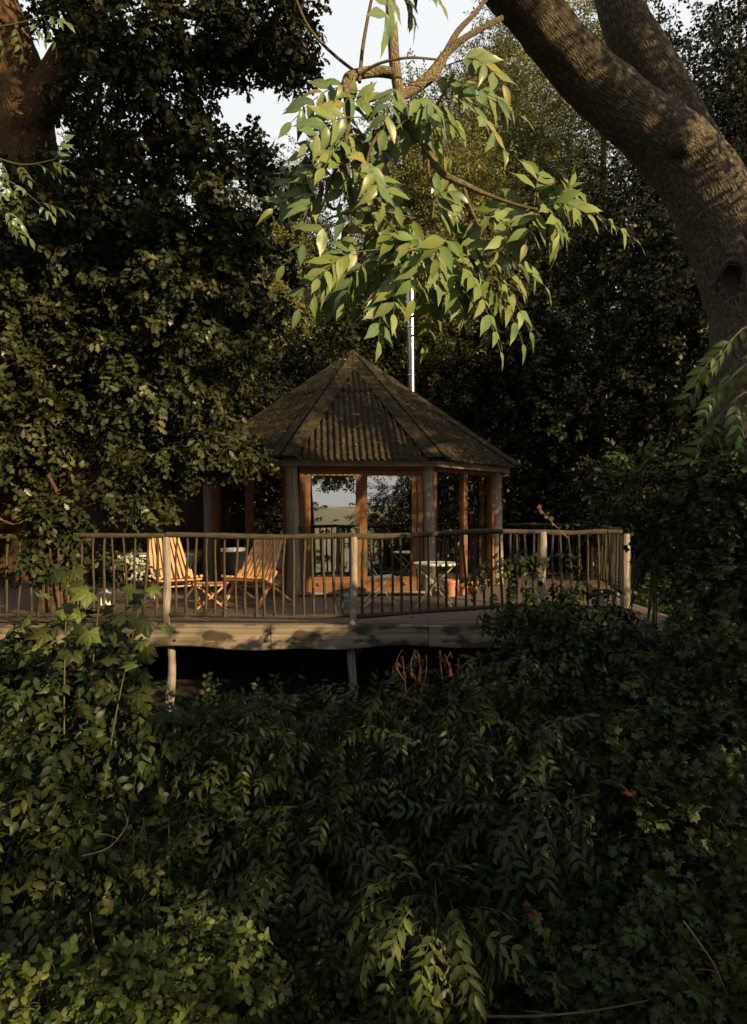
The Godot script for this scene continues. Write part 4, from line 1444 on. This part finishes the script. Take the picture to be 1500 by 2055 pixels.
# ------------------------------------------------------------------ undergrowth in front
func build_undergrowth() -> void:
	rng.seed = 707
	var ash := []
	for k in 5:
		ash.append(compound(60 + k, 3 + k % 2, 0.095, 0.03, 0, 5))
	var elder := []
	for k in 4:
		elder.append(compound(70 + k, 2 + k % 2, 0.085, 0.042, 0, 5, 66))
	var maple := [sprig(81, 9, 0.22, 0.062, 0.05, 9, 0, 0.35), sprig(82, 9, 0.24, 0.06, 0.05, 9, 0, 0.35), sprig(83, 8, 0.2, 0.065, 0.05, 9, 0, 0.35)]
	var small := [sprig(84, 12, 0.22, 0.045, 0.03, 1, 4), sprig(85, 12, 0.2, 0.045, 0.028, 1, 4)]
	var bram := [trefoil(91, 0.062), trefoil(92, 0.07), trefoil(93, 0.058), trefoil(94, 0.066, 5)]
	var shade := [M.shade_leaf_a, M.shade_leaf_b, M.shade_leaf_b, M.shade_leaf_c]
	var dk := Color(0.022, 0.036, 0.012)
	var g := "ash saplings crowding the slope below the deck"
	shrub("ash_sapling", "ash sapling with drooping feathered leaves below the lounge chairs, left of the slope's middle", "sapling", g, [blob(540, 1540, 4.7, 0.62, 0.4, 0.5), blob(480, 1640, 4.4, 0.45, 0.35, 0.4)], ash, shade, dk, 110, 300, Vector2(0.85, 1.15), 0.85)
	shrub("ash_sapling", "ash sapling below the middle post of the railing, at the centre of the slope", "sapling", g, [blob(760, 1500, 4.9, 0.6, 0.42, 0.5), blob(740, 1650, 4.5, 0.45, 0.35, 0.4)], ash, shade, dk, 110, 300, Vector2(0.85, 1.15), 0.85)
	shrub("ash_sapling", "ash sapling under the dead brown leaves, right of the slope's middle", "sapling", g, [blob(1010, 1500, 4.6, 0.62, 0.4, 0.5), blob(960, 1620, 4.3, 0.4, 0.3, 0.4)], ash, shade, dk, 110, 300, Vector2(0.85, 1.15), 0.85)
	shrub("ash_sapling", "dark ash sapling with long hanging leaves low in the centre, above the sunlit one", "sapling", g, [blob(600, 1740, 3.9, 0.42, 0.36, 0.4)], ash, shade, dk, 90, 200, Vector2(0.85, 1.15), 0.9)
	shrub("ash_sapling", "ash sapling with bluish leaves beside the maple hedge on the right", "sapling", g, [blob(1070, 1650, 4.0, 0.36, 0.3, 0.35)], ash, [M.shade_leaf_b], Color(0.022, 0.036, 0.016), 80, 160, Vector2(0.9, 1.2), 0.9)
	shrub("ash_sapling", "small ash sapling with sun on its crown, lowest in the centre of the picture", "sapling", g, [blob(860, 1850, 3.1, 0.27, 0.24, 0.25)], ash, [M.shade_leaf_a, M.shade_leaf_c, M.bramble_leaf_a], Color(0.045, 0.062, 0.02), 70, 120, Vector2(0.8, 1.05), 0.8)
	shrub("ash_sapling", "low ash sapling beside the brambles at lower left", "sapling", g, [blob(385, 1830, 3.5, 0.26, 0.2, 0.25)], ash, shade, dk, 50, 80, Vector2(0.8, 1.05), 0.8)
	g = "leafy shrubs on the slope at the left"
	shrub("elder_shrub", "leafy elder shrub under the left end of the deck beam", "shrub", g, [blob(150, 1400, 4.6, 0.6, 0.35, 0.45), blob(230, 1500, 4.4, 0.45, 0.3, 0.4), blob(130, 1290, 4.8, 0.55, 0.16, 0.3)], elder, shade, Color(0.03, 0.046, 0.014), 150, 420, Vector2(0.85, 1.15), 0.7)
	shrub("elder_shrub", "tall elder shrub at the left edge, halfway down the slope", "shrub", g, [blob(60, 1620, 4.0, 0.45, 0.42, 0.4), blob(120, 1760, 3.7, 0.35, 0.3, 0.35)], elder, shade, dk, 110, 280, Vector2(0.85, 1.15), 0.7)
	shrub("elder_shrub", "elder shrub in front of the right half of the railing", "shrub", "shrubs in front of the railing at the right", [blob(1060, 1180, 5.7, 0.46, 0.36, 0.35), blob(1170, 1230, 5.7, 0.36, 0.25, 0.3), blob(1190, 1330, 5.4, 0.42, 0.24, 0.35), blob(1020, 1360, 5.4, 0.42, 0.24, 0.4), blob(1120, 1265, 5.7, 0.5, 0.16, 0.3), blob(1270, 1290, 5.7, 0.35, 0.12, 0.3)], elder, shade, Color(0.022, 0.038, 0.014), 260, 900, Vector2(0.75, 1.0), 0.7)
	g = "field maples at the right"
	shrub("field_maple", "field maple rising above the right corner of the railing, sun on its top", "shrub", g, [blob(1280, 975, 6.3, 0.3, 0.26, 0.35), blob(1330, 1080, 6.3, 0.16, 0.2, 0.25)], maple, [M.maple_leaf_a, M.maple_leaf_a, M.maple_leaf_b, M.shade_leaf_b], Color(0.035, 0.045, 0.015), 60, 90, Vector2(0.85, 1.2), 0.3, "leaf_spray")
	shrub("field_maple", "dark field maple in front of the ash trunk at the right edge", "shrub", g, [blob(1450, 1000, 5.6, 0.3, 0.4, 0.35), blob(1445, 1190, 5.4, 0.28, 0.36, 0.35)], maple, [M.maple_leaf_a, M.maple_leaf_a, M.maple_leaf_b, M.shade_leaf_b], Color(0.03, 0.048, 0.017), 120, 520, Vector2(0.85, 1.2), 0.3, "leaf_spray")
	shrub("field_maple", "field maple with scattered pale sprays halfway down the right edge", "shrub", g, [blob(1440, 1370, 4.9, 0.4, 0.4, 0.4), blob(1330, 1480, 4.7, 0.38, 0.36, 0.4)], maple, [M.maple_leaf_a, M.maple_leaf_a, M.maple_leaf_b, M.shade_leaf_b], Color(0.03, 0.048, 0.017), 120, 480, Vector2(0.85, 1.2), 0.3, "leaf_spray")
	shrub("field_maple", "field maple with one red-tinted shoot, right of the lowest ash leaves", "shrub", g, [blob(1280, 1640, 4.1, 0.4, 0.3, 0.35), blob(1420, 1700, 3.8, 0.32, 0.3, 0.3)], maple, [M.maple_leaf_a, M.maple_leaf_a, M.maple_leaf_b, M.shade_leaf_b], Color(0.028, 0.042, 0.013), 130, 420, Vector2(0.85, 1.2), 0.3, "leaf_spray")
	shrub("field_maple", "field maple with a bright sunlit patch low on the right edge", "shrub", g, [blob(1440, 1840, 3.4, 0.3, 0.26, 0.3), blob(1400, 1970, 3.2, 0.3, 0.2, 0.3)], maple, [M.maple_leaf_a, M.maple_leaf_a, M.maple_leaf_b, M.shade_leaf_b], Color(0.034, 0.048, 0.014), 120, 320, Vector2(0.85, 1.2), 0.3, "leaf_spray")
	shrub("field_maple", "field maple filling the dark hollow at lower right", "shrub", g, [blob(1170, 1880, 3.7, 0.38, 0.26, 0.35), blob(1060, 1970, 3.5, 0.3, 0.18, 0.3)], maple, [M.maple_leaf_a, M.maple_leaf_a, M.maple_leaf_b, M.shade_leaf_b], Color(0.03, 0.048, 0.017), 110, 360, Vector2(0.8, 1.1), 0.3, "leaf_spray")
	shrub("hawthorn", "low hawthorn with tiny leaves along the bottom edge, right of the brambles", "shrub", "", [blob(780, 2010, 3.2, 0.4, 0.14, 0.3), blob(650, 1990, 3.4, 0.3, 0.14, 0.3)], small, [M.shade_leaf_c, M.shade_leaf_a], Color(0.042, 0.056, 0.016), 110, 320, Vector2(0.8, 1.15), 0.2, "leaf_spray")
	shrub("under_deck_shrub", "shadowy shrub under the deck between its two front posts", "shrub", "shrubs in the dark under the deck", [blob(560, 1440, 6.3, 0.9, 0.22, 0.5)], elder, shade, dk, 60, 200, Vector2(0.8, 1.1), 0.5)
	shrub("under_deck_shrub", "shadowy shrub under the deck right of the middle post", "shrub", "shrubs in the dark under the deck", [blob(850, 1400, 6.4, 0.7, 0.25, 0.5)], elder, shade, dk, 60, 180, Vector2(0.8, 1.1), 0.5)
	g = "bramble bushes along the lower left"
	var bl := [M.bramble_leaf_a, M.bramble_leaf_b, M.shade_leaf_c]
	var bc := Color(0.055, 0.078, 0.02)
	shrub("bramble", "bramble bush with round yellow-green leaves in the bottom left corner", "bramble", g, [blob(70, 2010, 2.6, 0.26, 0.16, 0.22)], bram, bl, bc, 150, 190, Vector2(0.48, 0.75), 0.1)
	shrub("bramble", "bramble bush with round leaves on the bottom edge, second from the left corner", "bramble", g, [blob(250, 2005, 2.6, 0.24, 0.16, 0.22)], bram, bl, bc, 150, 190, Vector2(0.48, 0.75), 0.1)
	shrub("bramble", "shaded bramble bush under the low ash sapling at lower left", "bramble", g, [blob(420, 1960, 2.9, 0.28, 0.2, 0.25)], bram, bl, Color(0.05, 0.066, 0.018), 150, 190, Vector2(0.48, 0.75), 0.1)
	shrub("bramble", "dim bramble bush climbing the gap between the left elder and the saplings", "bramble", g, [blob(250, 1850, 3.3, 0.26, 0.24, 0.25), blob(330, 1700, 3.7, 0.2, 0.25, 0.2)], bram, [M.shade_leaf_a, M.shade_leaf_c], Color(0.022, 0.034, 0.012), 70, 130, Vector2(0.55, 0.8), 0.1)
	# low growth over the whole slope
	var low := Node3D.new()
	low.name = "ground_cover"
	add_child(low)
	tag(low, "low ivy and bramble covering the slope between the shrubs", "ground cover", "", "stuff")
	var gm := [sprig(86, 12, 0.34, 0.075, 0.055, 1, 3), sprig(87, 11, 0.3, 0.07, 0.03, 0, 3)]
	for m in 2:
		var gx := []
		var gc := []
		for k in 8000:
			var x := rnd(-10.0, 10.0)
			var z := rnd(-13.0, 1.5)
			if (z < -7.4 and x < 3.6 and absf(x + 0.5) < 4.0) or x * x + z * z < 2.0:
				continue
			var up := rng.randf()
			gx.append(Transform3D(aim(rvec() * Vector3(1, 0.5, 1) + Vector3(0, 0.55, 0), Vector3.UP + rvec() * 0.5).scaled(Vector3.ONE * rnd(0.7, 1.4)), Vector3(x, ground_y(x, z) + up * up * 0.45, z)))
			gc.append(tint(Color(0.026, 0.04, 0.013)))
		swarm(low, "foliage", gm[m], M.any_leaf, gx, gc)
	# sycamore sapling in front of the left railing: big palmate leaves, each placed
	var sy := thing("sycamore_sapling", "sycamore sapling with large lobed leaves standing up before the left railing", "sapling", Vector3(-2.0, ground_y(-2.0, -4.2), -4.3))
	var pm := []
	for k in 3:
		var mb := MB.new()
		mb.palm(Transform3D.IDENTITY, 1.0, 0.25 + 0.15 * k)
		pm.append(mb.mesh())
	for q in [[135, 1160], [200, 1200], [285, 1195]]:
		var tip := at(q[0], q[1], 4.2) - sy.position
		var c := curve([Vector3(rnd(-0.1, 0.1), 0, 0), tip * Vector3(0.6, 0.6, 0.5) + Vector3(0, 0.1, 0), tip], [0.007, 0.006, 0.003], 6)
		var mb := MB.new()
		mb.tube(c[0], c[1], 7, 1.0, 0.3)
		piece(sy, "stem", mb, M.green_stem)
	for q in [[110, 1145, 58], [145, 1140, 50], [80, 1185, 50], [135, 1175, 62], [185, 1185, 66], [165, 1225, 50], [120, 1215, 55], [270, 1178, 48], [300, 1175, 44], [290, 1200, 50], [228, 1220, 46], [255, 1235, 60], [300, 1240, 66], [180, 1260, 60], [110, 1250, 60], [230, 1270, 56], [290, 1280, 56], [60, 1240, 50], [330, 1250, 44], [150, 1300, 60], [210, 1320, 56], [275, 1330, 50], [60, 1300, 56]]:
		var l: float = q[2] / F * 3.0
		var p := at(q[0], q[1], 4.2 + rnd(-0.25, 0.25)) - sy.position
		part(sy, "leaf", pm[rng.randi() % 3], [M.bramble_leaf_a, M.shade_leaf_c, M.shade_leaf_a][rng.randi() % 3], Transform3D(aim(Vector3(rnd(-1, 1), rnd(-0.7, 0.1), rnd(0.0, 0.8)), Vector3(rnd(-0.5, 0.9), rnd(0.5, 1.0), rnd(0.1, 0.8))).scaled(Vector3(l, l, l)), p))
	# brown dead leaves
	var dead := thing("dead_branch", "broken branch of shrivelled red-brown leaves hanging under the right of the beam", "branch", at(900, 1330, 5.4))
	for k in 12:
		var a := Vector3(rnd(-0.4, 0.25), rnd(0.02, 0.12), rnd(-0.1, 0.1))
		var c := curve([a, a + Vector3(rnd(-0.06, 0.06), -0.12, rnd(0, 0.05)), a + Vector3(rnd(-0.1, 0.1), rnd(-0.35, -0.22), rnd(0, 0.05))], [0.004, 0.003, 0.0015], 4)
		var mb := MB.new()
		mb.tube(c[0], c[1], 5, 1.0, 0.3)
		piece(dead, "twig", mb, M.red_stem)
		for s in 9:
			var p: Vector3 = c[0][rng.randi() % c[0].size()]
			var l := rnd(0.045, 0.075)
			var lm := MB.new()
			lm.leaf(Transform3D(aim(Vector3(rnd(-0.5, 0.5), -1, rnd(-0.3, 0.6)), rvec()), p), l, l * 0.4, 0.6, 0.4, 4, 0)
			piece(dead, "leaf", lm, M.dead_leaf)
	for k in 26:
		var p := at(rnd(95, 320), rnd(1230, 1420), 4.2 + rnd(-0.1, 0.35)) - sy.position
		var l := rnd(0.09, 0.14)
		part(sy, "leaf", pm[k % 3], [M.shade_leaf_c, M.shade_leaf_a][k % 2], Transform3D(aim(Vector3(rnd(-1, 1), rnd(-0.7, 0.1), rnd(0.0, 0.8)), Vector3(rnd(-0.5, 0.9), rnd(0.5, 1.0), rnd(0.1, 0.8))).scaled(Vector3(l, l, l)), p))
	# dead leaves blown onto the roof and the deck
	var lm := MB.new()
	lm.leaf(Transform3D.IDENTITY, 0.075, 0.035, 0.4, 0.3, 4, 0)
	var fx := []
	var fc := []
	var cab := Transform3D(Basis(Vector3.UP, deg_to_rad(4.8)), Vector3(-0.4, 0, -12.8))
	for k in 260:
		var p := Vector3(rnd(-4.5, 3.2), 0.006, rnd(-10.3, -7.8))
		var nrm := Vector3.UP + rvec() * 0.25
		if k < 110:
			var f := facet(rng.randi() % 3 - 1)
			var u := rng.randf()
			var w := EAVE * tan(PI / 8) * (1.0 - u)
			var up := Vector3(0, APEX_Y - EAVE_Y, -EAVE)
			var out := Vector3(0, EAVE, APEX_Y - EAVE_Y).normalized()
			p = cab * (f.basis * (Vector3(rnd(-w, w), EAVE_Y, EAVE) + up * u + out * 0.082))
			nrm = cab.basis * (f.basis * out) + rvec() * 0.3
		fx.append(Transform3D(aim(rvec() * Vector3(1, 0.1, 1), nrm).scaled(Vector3.ONE * rnd(0.6, 1.2)), p))
		fc.append(tint(Color(0.16, 0.09, 0.035)))
	var fl := Node3D.new()
	fl.name = "fallen_leaves"
	add_child(fl)
	tag(fl, "dead brown leaves scattered over the cabin roof and the deck boards", "leaves", "", "stuff")
	swarm(fl, "litter", lm.mesh(), M.any_leaf, fx, fc)
	# bare and red-tinted shoots
	var shoots := [["bare_shoot", "long bare reddish shoot leaning out of the maple in the bottom right corner", [[1372, 1848], [1430, 1930], [1455, 1985], [1482, 2045]], 3.0, M.red_stem, 0.0045],
		["bare_shoot", "thin bare pale twig curving out over the dark hollow at lower left", [[165, 1718], [220, 1700], [255, 1655], [250, 1630]], 3.3, M.twig_bark, 0.003],
		["bare_shoot", "thin arching dead stem along the bottom edge, right of the hawthorn", [[930, 2038], [1050, 2040], [1180, 2030], [1300, 2008]], 2.9, M.twig_bark, 0.006],
		["bare_shoot", "pale dead stem curling above the left end of the railing", [[0, 1040], [20, 1052], [38, 1050], [47, 1045]], 5.6, M.red_stem, 0.005]]
	for q in shoots:
		var sz: float = q[3]
		var first := at(q[2][0][0], q[2][0][1], sz)
		var o := thing(q[0], q[1], "twig", first)
		var pts := []
		for p in q[2]:
			pts.append(at(p[0], p[1], sz + rnd(-0.04, 0.04)) - first)
		var c := curve(pts, [q[5], q[5] * 0.85, q[5] * 0.7, q[5] * 0.4], 5)
		var mb := MB.new()
		mb.tube(c[0], c[1], 6, 1.0, 0.3)
		piece(o, "stem", mb, q[4])
		var tw := MB.new()
		tw.tube([c[0][7], c[0][7] + Vector3(-0.05, 0.03, 0.02), c[0][7] + Vector3(-0.11, 0.04, 0.03)], [q[5] * 0.5, q[5] * 0.4, q[5] * 0.2], 5)
		piece(o, "side_twig", tw, q[4])
	var reds := [[["red_shoot", "young shoot with red-tinted leaves standing out of the maples at right"], [[1320, 1680], [1285, 1620], [1250, 1575]], 3.8], [["red_shoot", "small red-tipped shoot in the dark hollow at lower right"], [[1100, 1880], [1075, 1845], [1062, 1822]], 3.3], [["red_shoot", "reddish young shoot above the railing right of the cabin"], [[1140, 1080], [1105, 1045], [1082, 1018]], 5.9]]
	for q in reds:
		var sz: float = q[2]
		var first := at(q[1][0][0], q[1][0][1], sz)
		var o := thing(q[0][0], q[0][1], "shoot", first)
		var pts := []
		for p in q[1]:
			pts.append(at(p[0], p[1], sz) - first)
		var c := curve(pts, [0.004, 0.003, 0.002], 5)
		var mb := MB.new()
		mb.tube(c[0], c[1], 5, 1.0, 0.3)
		piece(o, "stem", mb, M.red_stem)
		for k in 9:
			var p: Vector3 = c[0][mini(2 + k, 10)]
			var l := rnd(0.035, 0.055)
			part(o, "leaf", pm[k % 3], M.dead_leaf if k > 4 else M.bramble_leaf_a, Transform3D(aim(rvec() + Vector3(0, 0.1, 0.3), Vector3(0, 0.7, 0.7) + rvec() * 0.5).scaled(Vector3(l, l, l)), p))
	# two sprays that reach in from beyond the frame
	var slim := [compound(95, 3, 0.11, 0.038, 0, 6, 52), compound(96, 2, 0.12, 0.042, 0, 6, 52)]
	var r1 := thing("leafy_branch", "sunlit leafy branch reaching in at the right edge, below the hollow of the trunk", "branch", at(1560, 700, 3.6), 0.0, "sprays reaching in from the sides")
	for q in [[[1570, 640], [1490, 660], [1435, 735]], [[1570, 720], [1500, 730], [1440, 790]], [[1560, 780], [1490, 790], [1425, 860]]]:
		var pts := []
		for p in q:
			pts.append(at(p[0], p[1], 3.6) - r1.position)
		var c := curve(pts, [0.007, 0.005, 0.002], 5)
		var mb := MB.new()
		mb.tube(c[0], c[1], 6, 1.0, 0.3)
		piece(r1, "twig", mb, M.green_stem)
		for k in 5:
			var p: Vector3 = c[0][mini(k * 2 + 2, c[0].size() - 1)]
			part(r1, "leaf", slim[k % 2], [M.ash_leaf_a, M.ash_leaf_c][k % 2], Transform3D(aim(Vector3(rnd(-0.9, 0.3), -0.7, rnd(-0.3, 0.5)), Vector3(0.4, 0.7, 0.6) + rvec() * 0.4).scaled(Vector3.ONE * rnd(0.6, 0.95)), p))
	var r2 := thing("leafy_branch", "pale slender-leaved spray reaching in at the left edge before the oak", "branch", at(-40, 320, 4.6), 0.0, "sprays reaching in from the sides")
	for q in [[[-50, 300], [40, 330], [110, 320]], [[-50, 330], [30, 370], [80, 410]], [[-40, 350], [0, 400], [20, 440]], [[-50, 60], [30, 48], [95, 30]]]:
		var pts := []
		for p in q:
			pts.append(at(p[0], p[1], 4.6) - r2.position)
		var c := curve(pts, [0.008, 0.005, 0.002], 5)
		var mb := MB.new()
		mb.tube(c[0], c[1], 6, 1.0, 0.3)
		piece(r2, "twig", mb, M.green_stem)
		for k in 6:
			var p: Vector3 = c[0][mini(k * 2 + 1, c[0].size() - 1)]
			part(r2, "leaf", slim[k % 2], [M.maple_leaf_b, M.ash_leaf_b][k % 2], Transform3D(aim(Vector3(rnd(0.0, 0.9), rnd(-0.7, 0.1), rnd(-0.3, 0.5)), Vector3(0.4, 0.7, 0.6) + rvec() * 0.4).scaled(Vector3.ONE * rnd(0.5, 0.75)), p))


# ------------------------------------------------------------------ the wood around
func build_wood() -> void:
	bump.seed = 77
	var fine := [sprig(201, 16, 0.55, 0.1, 0.042, 0, 2), sprig(202, 16, 0.55, 0.1, 0.04, 0, 2), sprig(203, 18, 0.6, 0.09, 0.04, 0, 2)]
	var broad := [sprig(211, 14, 0.5, 0.11, 0.075, 1, 2), sprig(212, 14, 0.5, 0.11, 0.07, 1, 2)]
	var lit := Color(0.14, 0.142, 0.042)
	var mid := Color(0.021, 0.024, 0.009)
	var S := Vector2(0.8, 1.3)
	var g := "trees of the wood behind the cabin"
	# label, x, distance, height, crown radius, crown base, light?
	var rows := [
		["slim pale tree behind the oak, seen through its boughs", -9.5, 21, 13.0, 2.4, 2.0, 0],
		["bushy tree behind the left slope of the cabin roof", -5.6, 18, 9.6, 2.6, 1.0, 1],
		["tree standing under the open patch of sky, left of the flue", -2.6, 20, 11.6, 2.6, 1.5, 0],
		["tall feathery tree behind the flue", 0.6, 19, 13.6, 2.8, 1.5, 0],
		["golden-lit tree seen between the hanging leaves and the leaning limb", 4.9, 24, 19.0, 3.4, 4.0, 0],
		["pale tree close behind the flue, half hidden by the hanging branch", 2.0, 17.5, 11.5, 2.3, 1.0, 0],
		["tall sunlit tree behind the hanging ash branch", 3.2, 21, 16.5, 3.1, 2.0, 0],
		["sunlit tree seen under the leaning ash limb", 6.3, 19, 17.5, 3.2, 1.5, 0],
		["dark tree seen beyond the fork of the big ash", 8.6, 15, 14.5, 2.9, 2.0, 1],
		["tree at the far right behind the ash trunk", 12.0, 20, 16.0, 3.2, 2.0, 1],
		["low dark tree close behind the left wall of the cabin", -3.6, 16, 6.8, 2.2, 0.2, 1],
		["low dark tree close behind the cabin roof's peak", -0.4, 16.6, 6.4, 2.2, 0.2, 1],
		["low dark tree close behind the right eaves of the cabin", 3.2, 15.6, 7.2, 2.2, 0.2, 1],
		["low dark tree right of the deck, under the ash limb", 6.2, 13.8, 7.6, 2.3, 0.0, 1],
		["bushy dark tree at the left end of the deck behind the oak", -7.4, 14.5, 8.5, 2.6, 0.0, 1]]
	for k in rows.size():
		var q: Array = rows[k]
		var x: float = q[1]
		var d: float = q[2]
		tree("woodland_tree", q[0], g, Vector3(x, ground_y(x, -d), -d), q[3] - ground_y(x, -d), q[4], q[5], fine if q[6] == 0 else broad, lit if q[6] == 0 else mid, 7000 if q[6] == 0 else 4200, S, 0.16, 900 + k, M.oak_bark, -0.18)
	g = "trees out of the picture on the right"
	var beyond := [
		["tall tree right of the deck, outside the picture", 12.6, 11.8, 10.5, 2.7, 0.5], ["tall tree deeper in the wood on the right, outside the picture", 13.6, 16.0, 12.0, 3.0, 0.5], ["tree at the far right of the clearing, outside the picture", 17.0, 13.5, 12.5, 3.0, 0.5],
		["tree farthest right in the wood, outside the picture", 17.5, 18.5, 13.0, 3.4, 1.0]]
	for k in beyond.size():
		var q: Array = beyond[k]
		var x: float = q[1]
		var d: float = q[2]
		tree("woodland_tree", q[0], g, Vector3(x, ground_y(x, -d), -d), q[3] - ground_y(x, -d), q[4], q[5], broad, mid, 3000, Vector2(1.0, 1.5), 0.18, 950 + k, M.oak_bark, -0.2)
	# thicket to the right of and behind the camera; it shows in the panes and shades the slope
	g = "thicket behind the camera on the right"
	var th := [["thicket bush right of the slope, level with the camera", 6.4, 0.6, 3.3], ["tall thicket bush to the right behind the camera", 7.6, -1.9, 5.1], ["tall thicket bush farther right of the slope", 8.4, 2.4, 4.0], ["thicket bush right of the ash's foot", 6.6, 4.4, 2.0], ["thicket bush farthest right behind the camera", 8.6, -4.2, 4.0], ["thicket bush between the ash's foot and the camera, outside the picture", 7.0, 2.5, 3.5]]
	for k in th.size():
		rng.seed = 990 + k
		var q: Array = th[k]
		var x: float = q[1]
		var z: float = -q[2]
		var top: float = q[3]
		var gy := ground_y(x, z)
		var o := thing("thicket_bush", q[0], "shrub", Vector3(x, gy, z), 0.0, g)
		var hh := (top - gy) / 2.0
		var bl := [[Vector3(x, gy + hh, z), Vector3(1.5, hh, 1.5)], [Vector3(x + 0.8, gy + hh * 0.8, z + 0.8), Vector3(1.4, hh * 0.85, 1.4)]]
		stems(o, bl, 6, M.oak_bark, 0.04)
		foliage(o, bl, broad, mid, [1600, 2800, 1800, 1500, 1800, 2200][k], Vector2(0.9, 1.3), 0.2, 0.5, 0.06, 0.6)
	# a tree behind the camera whose crown shows in the right-hand door
	tree("woodland_tree", "tree behind the camera that shows dark in the right-hand door pane", "trees behind the camera", Vector3(4.6, ground_y(4.6, 7.0), 7.0), 9.5, 2.3, 4.6, fine, mid, 1800, S, 0.14, 970, M.oak_bark, -0.05)
	var back := [["tree behind the camera on its left, outside the picture", -3.6, -9.0, 9.0, 2.6, 1.5], ["tree left of the camera, outside the picture", -8.5, -4.5, 9.0, 2.8, 1.0], ["tree left of the deck's end, outside the picture", -10.0, 3.0, 10.0, 3.0, 0.5], ["tree beyond the deck's left end, outside the picture", -10.5, 8.5, 11.0, 3.0, 0.5], ["tree far behind the camera on its right, outside the picture", 8.5, -11.0, 6.0, 2.6, 1.0],
		["tall tree with a high crown straight behind the camera, outside the picture", 0.8, -11.5, 12.5, 3.4, 10.5], ["tall high-crowned tree behind the camera towards the left, outside the picture", -5.5, -13.5, 12.0, 3.4, 9.5],
		["bushy tree left of the bathtub, outside the picture", -9.6, 11.6, 9.0, 2.3, 0.2]]
	for k in back.size():
		var q: Array = back[k]
		var x: float = q[1]
		var z: float = -q[2]
		tree("woodland_tree", q[0], "trees behind the camera", Vector3(x, ground_y(x, z), z), q[3] - ground_y(x, z), q[4], q[5], broad, mid, 3600, Vector2(1.0, 1.5), 0.16, 975 + k, M.oak_bark, -0.2)


# ------------------------------------------------------------------
func _ready() -> void:
	var cam := Camera3D.new()
	cam.name = "camera"
	cam.fov = rad_to_deg(2.0 * atan(1027.5 / F))
	cam.near = 0.05
	cam.far = 6000.0
	cam.position = Vector3(0, EYE, 0)
	add_child(cam)
	cam.current = true
	var sky := ProceduralSkyMaterial.new()
	sky.sky_top_color = Color(0.955, 0.97, 0.98)
	sky.sky_horizon_color = Color(0.96, 0.95, 0.93)
	sky.sky_curve = 0.22
	sky.ground_bottom_color = Color(0.2, 0.2, 0.16)
	sky.ground_horizon_color = Color(0.5, 0.5, 0.45)
	sky.sun_angle_max = 25.0
	var env := Environment.new()
	env.background_mode = Environment.BG_SKY
	env.sky = Sky.new()
	env.sky.sky_material = sky
	env.background_energy_multiplier = 0.58
	env.tonemap_mode = Environment.TONE_MAPPER_LINEAR
	env.tonemap_exposure = 1.75
	env.sdfgi_enabled = true
	env.ssao_enabled = true
	env.ssil_enabled = true
	var we := WorldEnvironment.new()
	we.name = "world"
	we.environment = env
	add_child(we)
	var sun := DirectionalLight3D.new()
	sun.name = "sun"
	sun.light_color = Color(1.0, 0.87, 0.66)
	sun.light_energy = 1.6
	sun.light_angular_distance = 0.5
	sun.shadow_enabled = true
	var az := deg_to_rad(51.0)
	var el := deg_to_rad(18.5)
	to_sun = Vector3(sin(az) * cos(el), sin(el), cos(az) * cos(el))
	sun.basis = Basis.looking_at(-to_sun, Vector3.UP)
	add_child(sun)

	rng.seed = 1
	bump.noise_type = FastNoiseLite.TYPE_SIMPLEX_SMOOTH
	bump.seed = 3
	materials()
	for q in [[1430, 1750, 3.45, 0.3], [1490, 1560, 4.3, 0.22], [850, 1800, 3.0, 0.24], [485, 1580, 4.4, 0.16], [575, 1565, 4.5, 0.15], [700, 1550, 4.6, 0.16], [1040, 1470, 4.4, 0.15], [250, 1450, 4.3, 0.2],
			[680, 850, 10.4, 0.22], [790, 880, 10.2, 0.25], [905, 880, 10.5, 0.25], [610, 830, 10.6, 0.2], [592, 1000, 10.3, 0.25], [600, 1120, 10.3, 0.22], [715, 1150, 7.6, 0.2], [940, 1010, 10.9, 0.14], [1120, 1130, 8.5, 0.3], [1210, 1180, 8.4, 0.2], [520, 1270, 7.6, 0.35],
			[330, 850, 7.8, 0.3], [60, 950, 7.5, 0.35], [310, 600, 7.7, 0.3], [60, 480, 8.0, 0.25], [480, 100, 8.2, 0.4], [250, 60, 8.0, 0.4], [130, 1120, 7.9, 0.3], [400, 420, 7.8, 0.25], [490, 890, 7.9, 0.25], [560, 130, 8.3, 0.3],
			[1380, 245, 6.1, 0.12], [1376, 281, 5.75, 0.1], [1190, 85, 5.7, 0.1], [1345, 120, 6.1, 0.1]]:
		openings.append([at(q[0], q[1], q[2]), q[3] + 0.12])   # a twig is half a metre long
	build_ground()
	build_cabin()
	build_deck()
	build_balustrade()
	build_wood()
	build_ash()
	build_oak()
	build_furniture()
	build_undergrowth()
